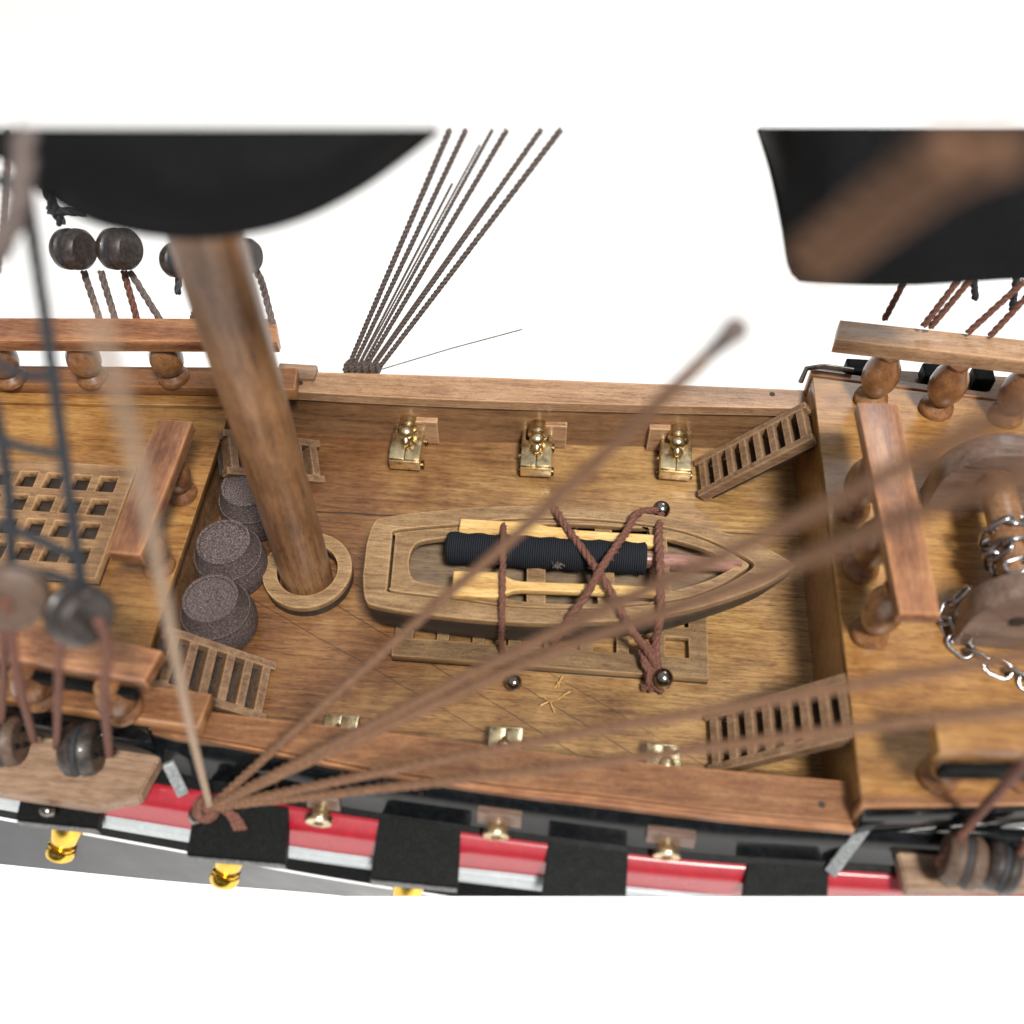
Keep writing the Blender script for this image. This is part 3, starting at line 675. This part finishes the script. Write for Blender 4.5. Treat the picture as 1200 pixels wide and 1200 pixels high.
# ================================================================== RAILINGS
BAL = [(0, 0), (.25, 0), (.27, .05), (.25, .12), (.15, .17), (.14, .20), (.20, .27), (.27, .42), (.285, .56), (.26, .72), (.19, .86), (.15, .94), (.17, .97), (.17, 1.0), (0, 1.0)]
def railing(label, plankpts, z0, z1, base, bz, mat='redwood', s=1.0, group='turned wooden railings', strip_=None):
    c = V((sum(p[0] for p in plankpts) / len(plankpts), sum(p[1] for p in plankpts) / len(plankpts), bz))
    t = thing('railing', label, 'railing', c, group)
    bm = new(); plate(bm, [plankpts], z0, z1, .03); obj('top_plank', bm, mat, t, 40)
    if strip_:
        bm = new(); box(bm, strip_[0], strip_[1], rotm(0, 0, strip_[2]), .02); obj('black_outer_strip', bm, 'satin', t)
    for x, y in base:
        bm = new(); lathe(bm, [(r * s, bz + q * (z0 - bz + .02)) for r, q in BAL], (x, y, 0), None, 28); obj('baluster', bm, 'turned', t, 50)
    return t
railing('railing on the far side of the quarterdeck at the upper right', [(4.98, 1.52), (5.1, 1.98), (9.8, 1.62), (9.8, 1.14)], 2.82, 3.12, [(5.92, 1.58), (6.98, 1.46), (8.1, 1.38)], QZ, 'rail_lit', s=1.05)
YR = lambda y: 2 * YC - y
railing('railing on the near side of the quarterdeck, cut off at the lower right', [(5.55, -4.72), (5.55, -5.25), (9.8, -4.95), (9.8, -4.35)], 2.75, 3.05, [(6.0, -5.0), (7.1, -4.9), (8.2, -4.85)], QZ, 'upper', 1.0, strip_=((7.72, -5.16, 2.62), (4.1, .12, .26), .07))
railing('short railing across the quarterdeck edge facing the boat', [(5.13, .10), (5.74, .14), (5.78, -3.46), (5.26, -3.48)], 3.0, 3.25, [(5.36, -.75), (5.36, -1.85), (5.36, -2.95)], QZ, 'redwood_y', 1.0)
railing('railing on the far side of the forecastle, behind the mast', [(-10.5, .72), (-10.5, 1.26), (-4.1, 1.76), (-3.95, 1.32), (-3.95, 1.22), (-8.8, .86)], 2.38, 2.64, [(-4.55, 1.44), (-6.0, 1.30), (-7.4, 1.18), (-8.8, 1.05)], 1.5, s=1.0)
railing('railing on the near side of the forecastle, behind the blurred deadeyes', [(-7.6, -3.90), (-7.6, -4.55), (-4.42, -4.86), (-4.32, -4.40)], 2.25, 2.5, [(-5.0, -4.86), (-6.2, -4.75)], 1.5, s=1.0, strip_=((-6.05, -4.76, 2.15), (2.9, .12, .2), -.10))
railing('short railing across the forecastle edge left of the barrels', [(-5.56, -.40), (-4.98, -.40), (-5.06, -2.92), (-5.56, -2.90)], 2.2, 2.45, [(-5.32, -.95), (-5.30, -2.35)], FZ, 'redwood_y', .95)

# ================================================================== WINDLASS AND CHAIN
wf = P(1140, 601, QZ); wn = P(1160, 760, QZ)
wl = thing('windlass', 'dark wooden windlass of two arched cheeks joined by a round axle, at the right edge', 'windlass', (7.3, (wf.y + wn.y) / 2, QZ))
XCW = 7.0
def cheek(yf, xc, r, hgt, th=.42):
    # arched outline in xz, thickness along +y
    pts = [(xc - r * 1.02, QZ)] + [(xc + r * math.cos(a), QZ + hgt - r + r * math.sin(a)) for a in frange(PI, 0, 20)] + [(xc + r * 1.02, QZ)]
    bm = new(); mt = Matrix.Translation((0, yf + th / 2, 0)) @ Matrix.Rotation(PI / 2, 4, 'X')
    plate(bm, [pts], -th / 2, th / 2, .04, mt)
    return bm
xl = P(1083, 594, QZ).x; rr_ = .88
c1x = xl + rr_; obj('cheek', cheek(wf.y, c1x, rr_, 1.45), 'cheek', wl, 40)
xl2 = P(1135, 756, QZ).x; c2x = c1x + .02
obj('cheek', cheek(wn.y, c2x, rr_, 1.52), 'cheek', wl, 40)
bm = new(); cyl(bm, (c1x - .12, wf.y + .05, QZ + .85), (c1x - .12, wn.y + .3, QZ + .85), .25, n=28); obj('axle', bm, 'mast', wl, 50)
bm = new(); lathe(bm, [(0, 0), (.11, 0), (.11, .02), (0, .02)], PY(1193, 728, wn.y - .005), rotm(PI / 2), 20); obj('axle_hole', bm, 'plydark', wl)
def link_mesh():
    t = new(); pts = []
    for k in range(20):
        a = 2 * PI * k / 20; pts.append(V((math.cos(a) * .10 + (.07 if math.cos(a) > 0 else -.07), math.sin(a) * .105, 0)))
    n = len(pts); rings = []
    for i, p in enumerate(pts):
        d = (pts[(i + 1) % n] - pts[i - 1]).normalized(); s = V((0, 0, 1)); q = d.cross(s)
        rings.append([t.verts.new(p + s * .03 * math.cos(2 * PI * k / 8) + q * .03 * math.sin(2 * PI * k / 8)) for k in range(8)])
    for i in range(n):
        a, b_ = rings[i], rings[(i + 1) % n]
        for k in range(8): t.faces.new((a[k], a[(k + 1) % 8], b_[(k + 1) % 8], b_[k]))
    me = bpy.data.meshes.new('link'); bmesh.ops.recalc_face_normals(t, faces=t.faces); t.to_mesh(me); t.free(); me.materials.append(M['steel'])
    for p in me.polygons: p.use_smooth = True
    return me
LM = link_mesh()
def chain(label, pts):
    pts = resample(spline(pts, 12), .285)
    t = thing('anchor_chain', label, 'chain', pts[0], 'chrome chains on the quarterdeck')
    for i, (a, b_) in enumerate(zip(pts, pts[1:])):
        o = bpy.data.objects.new('link', LM); COL.objects.link(o); o.parent = t
        d = (b_ - a); q = d.to_track_quat('X', 'Z').to_matrix().to_4x4() @ Matrix.Rotation((.35 if i % 2 else 1.35) + random.uniform(-.25, .25), 4, 'X')
        o.matrix_local = Matrix.Translation((a + b_) / 2 - pts[0]) @ q @ Matrix.Scale(1.1, 4)
ay = (wf.y + wn.y) / 2; ax, az = c1x - .12, QZ + .85
hel = []
for k in range(30):
    a = k / 12 * 2 * PI; hel.append(V((ax + .30 * math.cos(a), wn.y + 1.55 - k * .030, az + .30 * math.sin(a))))
chain('chrome chain wound round the windlass axle', hel)
chain('chrome chain hanging left of the near windlass cheek and trailing over the deck', [P(1133, 690, 2.1), P(1112, 712, 1.9), P(1108, 738, 1.78), P(1130, 762, 1.76), P(1165, 782, 1.76), P(1185, 790, 1.76), P(1215, 805, 1.76)])

# ================================================================== CHANNELS AND DEADEYES (near side)
def slab(name, pts_top, dz, mat, label, cat, out=V((0, -.05, 0))):
    bm = new(); vs = [bm.verts.new(p) for p in pts_top]; f = bm.faces.new(vs)
    r = bmesh.ops.extrude_face_region(bm, geom=[f]); nv = [x for x in r['geom'] if isinstance(x, bmesh.types.BMVert)]
    bmesh.ops.translate(bm, vec=out + V((0, 0, -dz)), verts=nv); bmesh.ops.recalc_face_normals(bm, faces=bm.faces)
    bmesh.ops.bevel(bm, geom=bm.edges[:], offset=.025, segments=2, affect='EDGES')
    return bm
z = .72
bm = slab('x', [P(-60, 845, z), P(185, 872, z), P(187, 888, z), P(163, 932, z), P(112, 943, z), P(0, 926, z), P(-60, 915, z)], .24, '', '', '')
ch = thing('chain_plate_shelf', 'thick brown wooden shelf on the hull side at lower left, carrying deadeyes', 'shelf', P(80, 915, z))
obj('board', bm, 'channel', ch)
bm = new(); lathe(bm, [(0, 0), (.10, .0), (.12, .05), (.08, .10), (0, .12)], P(57, 947, .60), rotm(PI / 2 + .3), 16); obj('nail_head', bm, 'nail', ch, 60)
bm = slab('x', [P(1046, 978, z), P(1260, 985, z), P(1260, 1040, z), P(1062, 1040, z)], .22, '', '', '')
bm2 = bm
t2 = thing('chain_plate_shelf', 'blurred brown wooden shelf on the hull side at the lower right corner', 'shelf', P(1120, 1010, z))
obj('board', bm2, 'channel', t2, clip=True)

def deadeye(c, r, ax, label, mat='deadeye', th=.3, group='round deadeyes of the rigging', clip=False, holes=True):
    t = thing('deadeye', label, 'deadeye', c, group)
    q = V(ax).to_track_quat('Z', 'Y').to_matrix().to_4x4(); hh = th / 2
    bm = new(); lathe(bm, [(0, -hh), (r * .80, -hh), (r * .97, -hh * .7), (r, -hh * .3), (r * .86, -.02), (r * .86, .02), (r, hh * .3), (r * .97, hh * .7), (r * .80, hh), (0, hh)], c, q, 36)
    obj('disc', bm, mat, t, 40, clip=clip)
    bm = new(); lathe(bm, [(r * .80, -.035), (r * .93, -.03), (r * .93, .03), (r * .80, .035)], c, q, 36); obj('strop', bm, 'tar', t, 40, clip=clip)
    for k in range(3 if holes else 0):
        a = 2 * PI * k / 3 + .5; off = q @ V((r * .42 * math.cos(a), r * .42 * math.sin(a), hh + .002))
        bm = new(); ball(bm, V(c) + off, r * .13, 2, (1, 1, 1)); obj('lanyard_hole', bm, 'satin', t, 60)
    return t
dl1 = P(8, 868, 1.1); dl2 = P(96, 878, 1.1)
deadeye(dl1, .36, (1, .12, .0), 'lower deadeye at the left picture edge, standing on the left shelf', 'deadeyel', .38)
deadeye(dl2, .38, (1, .12, .0), 'lower deadeye standing near the middle of the left shelf', 'deadeye', .46)
du1 = PD(16, 698, 10.6); du2 = PD(93, 720, 10.8)
deadeye(du1, .36, (.25, -.75, .45), 'upper blurred deadeye at the left picture edge, above the foredeck', 'deadeyel', .30, holes=False)
deadeye(du2, .34, (.85, -.45, .30), 'upper blurred deadeye hanging right of another, above the near forecastle railing', 'deadeye', .40, holes=False)
deadeye(P(1128, 1008, 1.25), .36, (1, -.25, 0), 'lower deadeye on the shelf at the lower right corner', 'deadeyel', .46, clip=True)
GY = 'red brown lanyards between near deadeyes'
def lanyard(label, pts, r=.05, mat='rope', group=GY, cat='rope', name='lanyard'):
    bm = new(); rope(bm, pts, r, 3, smooth_path=len(pts) > 2); return solo(name, bm, mat, label, cat, group, smooth=60)
deadeye(P(1172, 1016, 1.25), .34, (1, -.3, 0), 'second lower deadeye on the lower right shelf, nearer the picture edge', 'deadeye', .40, clip=True)
lanyard('slanting lanyard from the left edge upper deadeye down to the pair below', [PD(8, 705, 10.4), PD(20, 790, 11.6), P(40, 868, 1.2)], .055)
lanyard('nearly upright lanyard just right of the slanting one, below the left edge deadeye', [PD(70, 750, 10.9), PD(68, 810, 11.8), P(66, 876, 1.1)], .05)
lanyard('lanyard dropping from the hanging upper deadeye to the middle of the shelf', [PD(116, 728, 10.5), PD(127, 762, 11), PD(122, 810, 11.7), P(128, 885, 1.1)], .06)
lanyard('faint lanyard along the left picture edge below the upper deadeye', [PD(-4, 700, 10.4), PD(4, 760, 11.2), P(2, 850, 1.2)], .05)
lanyard('lanyard slanting up from the lower right deadeye', [P(1100, 1012, 1.15), P(1150, 950, 2.2), PD(1205, 890, 10.0)], .065)
lanyard('second lanyard at the right picture edge above the lower right shelf', [P(1180, 1020, 1.2), P(1205, 985, 1.8)], .06)

# dark ratline shrouds at the left
GS = 'blurred dark shrouds and ratlines at the left edge'
lanyard('thick blurred blue black shroud rising from the hanging deadeye', [PD(96, 692, 10.7), PD(78, 560, 9.8), PD(62, 440, 9.2), PD(48, 340, 8.8), PD(32, 235, 8.4), PD(24, 152, 8.1)], .062, 'tar', GS, 'rope', 'shroud')
lanyard('blurred blue black shroud leaving the left picture edge above the left deadeye', [PD(14, 668, 10.6), PD(8, 560, 10.0), PD(-8, 470, 9.5)], .06, 'tar', GS, 'rope', 'shroud')
lanyard('thin brown shroud at the very left edge of the white background', [PD(9, 152, 13), PD(6, 220, 13.5), PD(-2, 320, 14)], .04, 'ropeg', GS, 'rope', 'shroud')
for lb, pts in (('top ratline crossing to the thick dark shroud in front of the far forecastle railing', [(-8, 420), (22, 438), (62, 440)]),
                ('second ratline, crossing above the pale grating', [(-8, 508), (25, 524), (70, 532)]),
                ('third ratline, crossing the middle of the pale grating', [(-8, 612), (35, 628), (84, 652)]),
                ('lowest ratline, just above the two upper deadeyes', [(-8, 668), (50, 672), (92, 684)])):
    n_ = len(pts); lanyard(lb, [PD(u, v, 9.3 + (v - 440) * .006) for u, v in pts], .055, 'tar', GS, 'rope', 'ratline')
lanyard('blurred brown yard sling spreading under the dark sail at the upper left', [PD(-6, 300, 8), PD(22, 240, 8), PD(30, 152, 8)], .10, 'ropeg', GS, 'rope', 'sling')
lanyard('short dark ratline at the top left just below the dark sail edge', [PD(-6, 208, 9), PD(10, 216, 9), PD(30, 232, 9)], .07, 'tar', GS, 'rope', 'ratline')

# ================================================================== FAR SIDE RIGGING
YF = 1.9
for (u, v, r), lb, mt in (((86, 292, .40), 'far deadeye farthest left, above the far forecastle railing', 'deadeye'), ((140, 292, .40), 'far deadeye just right of the leftmost one, its edge under the dark sail', 'deadeye'), ((212, 305, .34), 'far deadeye half hidden behind the left side of the mast', 'deadeye'), ((283, 300, .34), 'far deadeye peeping out right of the mast below the dark sail', 'deadeye')):
    deadeye(PY(u, v, YF), r * .82, (.95, -.25, .25), lb, mt, .5, 'deadeyes above the far railing', holes=False)
GF = 'lanyards and rope ends of the far side'
fl_ = [('lanyard from the leftmost far deadeye to the far forecastle railing', [(98, 318), (118, 378)], 'ropeg'), ('second lanyard from the left of the far forecastle railing', [(118, 318), (136, 378)], 'ropeg'),
       ('third lanyard from the left of the far forecastle railing, thin', [(145, 318), (162, 380)], 'rope'), ('lanyard slanting right to the far railing just before the mast', [(152, 318), (192, 382)], 'ropeg'),
       ('short upright rope end hanging left of the mast top', [(210, 320), (208, 344)], 'tar'), ('thin lanyard close to the left side of the mast', [(238, 340), (224, 378)][::-1], 'ropeg'),
       ('dark crooked lanyard right of the mast, ending on the railing end', [(288, 304), (303, 322), (312, 350), (320, 382)], 'ropeg')]
for lb, pts, mt in fl_:
    lanyard(lb, [PY(u, v, YF if i < len(pts) - 1 else 1.62) for i, (u, v) in enumerate(pts)], .06, mt, GF)
lanyard('dark rope above the leftmost far deadeye, leading up under the sail', [PY(48, 210, YF), PY(72, 262, YF)], .08, 'tar', GF)
lanyard('short dark stick crossing the rope above the leftmost far deadeye', [PY(56, 246, YF), PY(100, 250, YF)], .07, 'tar', GF)
for lb, pts in (('far lanyard at the left end of the far quarterdeck railing', [(1064, 322), (1036, 371)]), ('far lanyard at the quarterdeck railing, left one of a close pair', [(1128, 322), (1082, 378)]),
                ('far lanyard at the quarterdeck railing, right one of a close pair', [(1142, 322), (1090, 380)]), ('far lanyard fourth from the left at the quarterdeck railing', [(1200, 330), (1134, 386)]),
                ('far lanyard fifth from the left, at the right picture edge', [(1215, 335), (1160, 390)])):
    lanyard(lb, [PY(pts[0][0], pts[0][1], 1.9), PY(pts[1][0], pts[1][1] + 4, 1.75)], .055, 'rope', GF)
lanyard('grey rope end hanging below the right sail', [PY(1140, 320, 2.3), PY(1143, 350, 2.3)], .06, 'tar', GF)
lanyard('grey rope end hanging below the right sail beside the picture edge', [PY(1192, 318, 2.3), PY(1186, 362, 2.3)], .06, 'tar', GF)
# fan of shrouds
GSH = 'far shrouds fanning up from the far rail'
fan = [((405, 431), (527, 152), .055), ((410, 432), (546, 152), .05), ((416, 432), (562, 170), .02), ((420, 432), (577, 152), .035), ((424, 432), (594, 152), .05), ((431, 432), (634, 152), .05), ((438, 433), (657, 152), .055), ((427, 433), (575, 230), .02), ((414, 433), (530, 215), .025)]
words = ['leftmost', 'second from the left', 'third from the left, thin', 'fourth from the left', 'middle', 'second from the right', 'rightmost', 'short thin inner right', 'short thin inner left']
for (a, b_, r), w in zip(fan, words):
    A = PY(a[0], a[1] + 6, 2.15); B = PY(b_[0], b_[1], 2.2); mids = [A.lerp(B, t) + V((0, 0, .0)) for t in (0, .5, 1)]
    lanyard('%s shroud of the fan rising from the far rail' % w, mids, r * .85, 'ropeg', GSH, 'rope', 'shroud')
bm = new(); tube(bm, [PY(443, 434, 2.15), PY(530, 408, 2.3), PY(612, 386, 2.5)], .012, 5); solo('loose_thread', bm, 'ropeg', 'hair-thin thread slanting right from the foot of the shroud fan', 'thread')
bm = new()
for k in range(5): rope(bm, [PY(404 + 8 * k, 434, 2.12), PY(408 + 8 * k, 424, 2.15), PY(412 + 8 * k, 436, 2.12)], .05)
solo('lashing_knot', bm, 'ropeg', 'dark knots at the foot of the shroud fan on the far rail', 'knot', smooth=60)

# black fittings outside the far quarterdeck
for x0, x1, lb, mt in ((5.6, 6.35, 'black block outside the far quarterdeck railing, left one', 'satin'), (6.9, 7.3, 'black block outside the far quarterdeck railing, middle one', 'satin'), (7.75, 8.1, 'black block outside the far quarterdeck railing, right one', 'satin')):
    bm = new(); box(bm, ((x0 + x1) / 2, 2.32, 1.62), (x1 - x0, .34, .3), None, .04); solo('fitting_block', bm, mt, lb, 'block', 'black blocks outside the far railing')
bm = new(); box(bm, (7.0, 2.3, 1.35), (3.6, .6, .16), None, .03); solo('far_shelf', bm, 'channel', 'grey-brown shelf outside the far quarterdeck under the black blocks', 'shelf')
bm = new(); box(bm, (-4.0, 1.86, 1.2), (.7, .34, .16), None, .03); solo('far_shelf', bm, 'channel', 'grey-brown shelf outside the far rail right of the mast', 'shelf')
bm = new(); tube(bm, [P(938, 448, 1.7), P(945, 432, 1.8), P(965, 429, 1.8), P(1000, 434, 1.8)], .045, 8); solo('iron_hook', bm, 'nail', 'thin dark hooked wire at the far corner of the quarterdeck', 'hook', smooth=60)

# ================================================================== BIG BLURRED STAYS
K = P(246, 946, .55)
GR = 'blurred brown stays fanning from the knot on the near hull side'
def stay(label, pts, r=.062, mat='ropel', group=GR):
    bm = new(); rope(bm, pts, r, 3, pitch=.5, fuzz=60); return solo('stay_rope', bm, mat, label, 'rope', group, smooth=60)
kd = (K - CAM).dot(-CZ)
def line(pts):   # (u, v, depth)
    return [K] + [PD(u, v, d) for u, v, d in pts]
stay('steepest brown stay, ending in a rounded tip against the white background', line([(450, 762, 12.2), (650, 586, 9.8), (865, 382, 7.7)]), .066)
bm = new(); e = PD(862, 386, 7.7); dd = (PD(845, 402, 7.85) - e).normalized()
cyl(bm, e + dd * .35, e - dd * .03, .05, .105, 16); ball(bm, e, .105, 2); solo('rope_tip', bm, 'ropeg', 'pale swollen tip at the upper end of the steepest stay', 'rope end', smooth=60)
stay('upper one of the two brown stays crossing the boat towards the right edge', line([(600, 765, 10.9), (860, 644, 8.2), (1030, 560, 6.9), (1220, 462, 5.7)]), .07)
stay('lower one of the two brown stays crossing the boat towards the right edge', line([(600, 784, 11.0), (870, 684, 8.4), (1030, 618, 7.1), (1220, 545, 5.9)]), .07)
stay('low brown stay passing over the top of the near right ladder', line([(600, 874, 11.9), (950, 812, 10.0), (1220, 764, 8.8)]), .066)
stay('lowest brown stay running along the near rail', line([(600, 906, 12.1), (950, 860, 10.2), (1220, 828, 9.1)]), .064)
bm = new(); rope(bm, [K, PD(222, 850, 11.6), PD(196, 720, 9.0), PD(160, 540, 6.6), PD(112, 378, 5.0)], .052, 3, pitch=.5); solo('stay_rope', bm, 'beige', 'pale beige blurred stay rising to the upper left from the hull knot', 'rope', GR, smooth=60)
bm = new()
for k in range(9):
    a = random.uniform(0, 6.28); r_ = .16
    q = rotm(random.uniform(-.8, .8), random.uniform(-.8, .8), a)
    rope(bm, [K + (q @ V((math.cos(x) * r_, math.sin(x) * r_ * .9, .05 * math.sin(x)))) + V((-.05, -.02, -.02)) for x in frange(0, 2 * PI, 8)], .05, 3)
ball(bm, K, .13, 2)
for k in range(3): rope(bm, [K + V((.12, 0, 0)), P(268 + 4 * k, 955, .48), P(277 + 5 * k, 972, .42)], .045, 3)
solo('stay_knot', bm, 'rope', 'round brown rope knot with short tail on the near hull where stays meet', 'knot', smooth=60)
bm = new(); ball(bm, P(233, 955, .42), .15, 3); solo('eye_bolt', bm, 'nail', 'round metal bolt head half under the stay knot', 'bolt', smooth=60)
GQ = 'very blurred brown ropes in front of the right sail'
for lb, pts in (('upper blurred brown rope crossing the black right sail', [(938, 300, 5.4), (1060, 205, 4.6), (1120, 168, 4.2)]), ('lower blurred brown rope crossing the black right sail', [(960, 318, 5.4), (1090, 220, 4.6), (1180, 172, 4.1)])):
    bm = new(); rope(bm, [PD(*p) for p in pts], .095, 3, pitch=.6); solo('stay_rope', bm, 'ropel', lb, 'rope', GQ, smooth=60)

# ================================================================== SAILS
def sail(label, bottom, top, dep_b, dep_t, bulge, name='black_sail', hem=True):
    n = 40; b_ = resample(spline([V((u, v, 0)) for u, v in bottom], 10), 8)
    # parametrise by fraction
    def at(pts, t):
        L = sum((q - p).length for p, q in zip(pts, pts[1:])); s = t * L
        for p, q in zip(pts, pts[1:]):
            d = (q - p).length
            if s <= d: return p.lerp(q, s / d if d else 0)
            s -= d
        return pts[-1]
    tp = [V((u, v, 0)) for u, v in top]
    t = thing(name, label, 'sail', PD(*bottom[len(bottom) // 2], dep_b), 'black sails at the top of the picture')
    rows = []
    for j in range(9):
        f = j / 8; r = []
        for i in range(n + 1):
            g = i / n; p = at(b_, g).lerp(at(tp, g), f)
            d = dep_b + (dep_t - dep_b) * f - bulge * math.sin(PI * g) * math.sin(PI * (.25 + .6 * f)) + .02 * math.sin(g * 23 + f * 5)
            r.append(PD(p.x, p.y, d))
        rows.append(r)
    back = [[p - CZ * .05 for p in r] for r in reversed(rows)]
    bm = new(); loft(bm, rows + back, True); obj('cloth', bm, 'sail', t, 60)
    if hem:
        bm = new(); tube(bm, [p - CZ * .02 for p in rows[0]], .035, 8); obj('hem', bm, 'sail', t, 60)
    return t
sail('black sail at the upper left with curved foot, in front of the mast', [(-12, 178), (14, 190), (50, 224), (100, 254), (160, 270), (230, 276), (300, 268), (360, 250), (420, 219), (470, 184), (512, 151)], [(-12, 150), (511, 150)], 9.2, 8.8, .5)
sail('black sail at the upper right corner with a square lower left corner', [(890, 151), (905, 200), (918, 262), (925, 306), (932, 322), (948, 328), (1060, 331), (1180, 324), (1215, 324)], [(890, 150), (1215, 150)], 13.2, 12.0, .35)

# ================================================================== CAMERA, LIGHT
cam = bpy.data.cameras.new('camera'); co = bpy.data.objects.new('camera', cam); COL.objects.link(co); S.camera = co
Rm = Matrix((CX, CY, CZ)).transposed().to_4x4(); co.matrix_world = Matrix.Translation(CAM) @ Rm
cam.sensor_width = 36; cam.lens = 36; cam.clip_start = .1; cam.clip_end = 2000
cam.dof.use_dof = True; cam.dof.focus_distance = 17.2; cam.dof.aperture_fstop = .125; cam.dof.aperture_blades = 0
w = bpy.data.worlds.new('World'); S.world = w; w.use_nodes = True
wt = w.node_tree; bg = wt.nodes['Background']; WL = wt.links.new
# studio surroundings: white tent overhead, dimmer towards the room, dark patches added for reflections
tcw = wt.nodes.new('ShaderNodeTexCoord'); sp = wt.nodes.new('ShaderNodeSeparateXYZ'); WL(tcw.outputs['Generated'], sp.inputs[0])
rz = ramp(wt, [(0, (1, 1, 1)), (.45, (.9, .9, .9)), (.54, (.22, .23, .25)), (.70, (.45, .46, .48)), (.80, (1, 1, 1)), (1, (1, 1, 1))])
mrz = N(wt, 'ShaderNodeMapRange'); mrz.inputs['From Min'].default_value = -1; WL(sp.outputs[2], mrz.inputs['Value']); WL(mrz.outputs[0], rz.inputs[0])
nz = N(wt, 'ShaderNodeTexNoise', Scale=2.2, Detail=1); WL(tcw.outputs['Generated'], nz.inputs['Vector'])
nr = ramp(wt, [(.42, (.55, .56, .58)), (.56, (1.15, 1.13, 1.1))]); WL(nz.outputs[0], nr.inputs[0])
mw = N(wt, 'ShaderNodeMix', data_type='RGBA', blend_type='MULTIPLY'); mw.inputs[0].default_value = 1
WL(rz.outputs[0], mw.inputs[6]); WL(nr.outputs[0], mw.inputs[7]); WL(mw.outputs[2], bg.inputs[0]); bg.inputs[1].default_value = .5
def area(name, loc, tgt, size, power, col):
    l = bpy.data.lights.new(name, 'AREA'); l.shape = 'SQUARE'; l.size = size; l.energy = power; l.color = col
    o = bpy.data.objects.new(name, l); COL.objects.link(o); o.location = loc
    o.rotation_euler = (V(tgt) - V(loc)).to_track_quat('-Z', 'Y').to_euler(); return o
area('studio_softbox', (24, -46, 96), (0, -2, 0), 17, 190000, (1, .965, .91))
area('added_rim_light', (14, 30, 30), (0, 0, 0), 12, 3000, (.96, .98, 1))  # unseen lamp added behind the ship for a faint rim
S.view_settings.view_transform = 'Standard'; S.view_settings.look = 'None'; S.view_settings.exposure = 0; S.view_settings.gamma = 1
S.render.engine = 'CYCLES'; S.cycles.max_bounces = 8
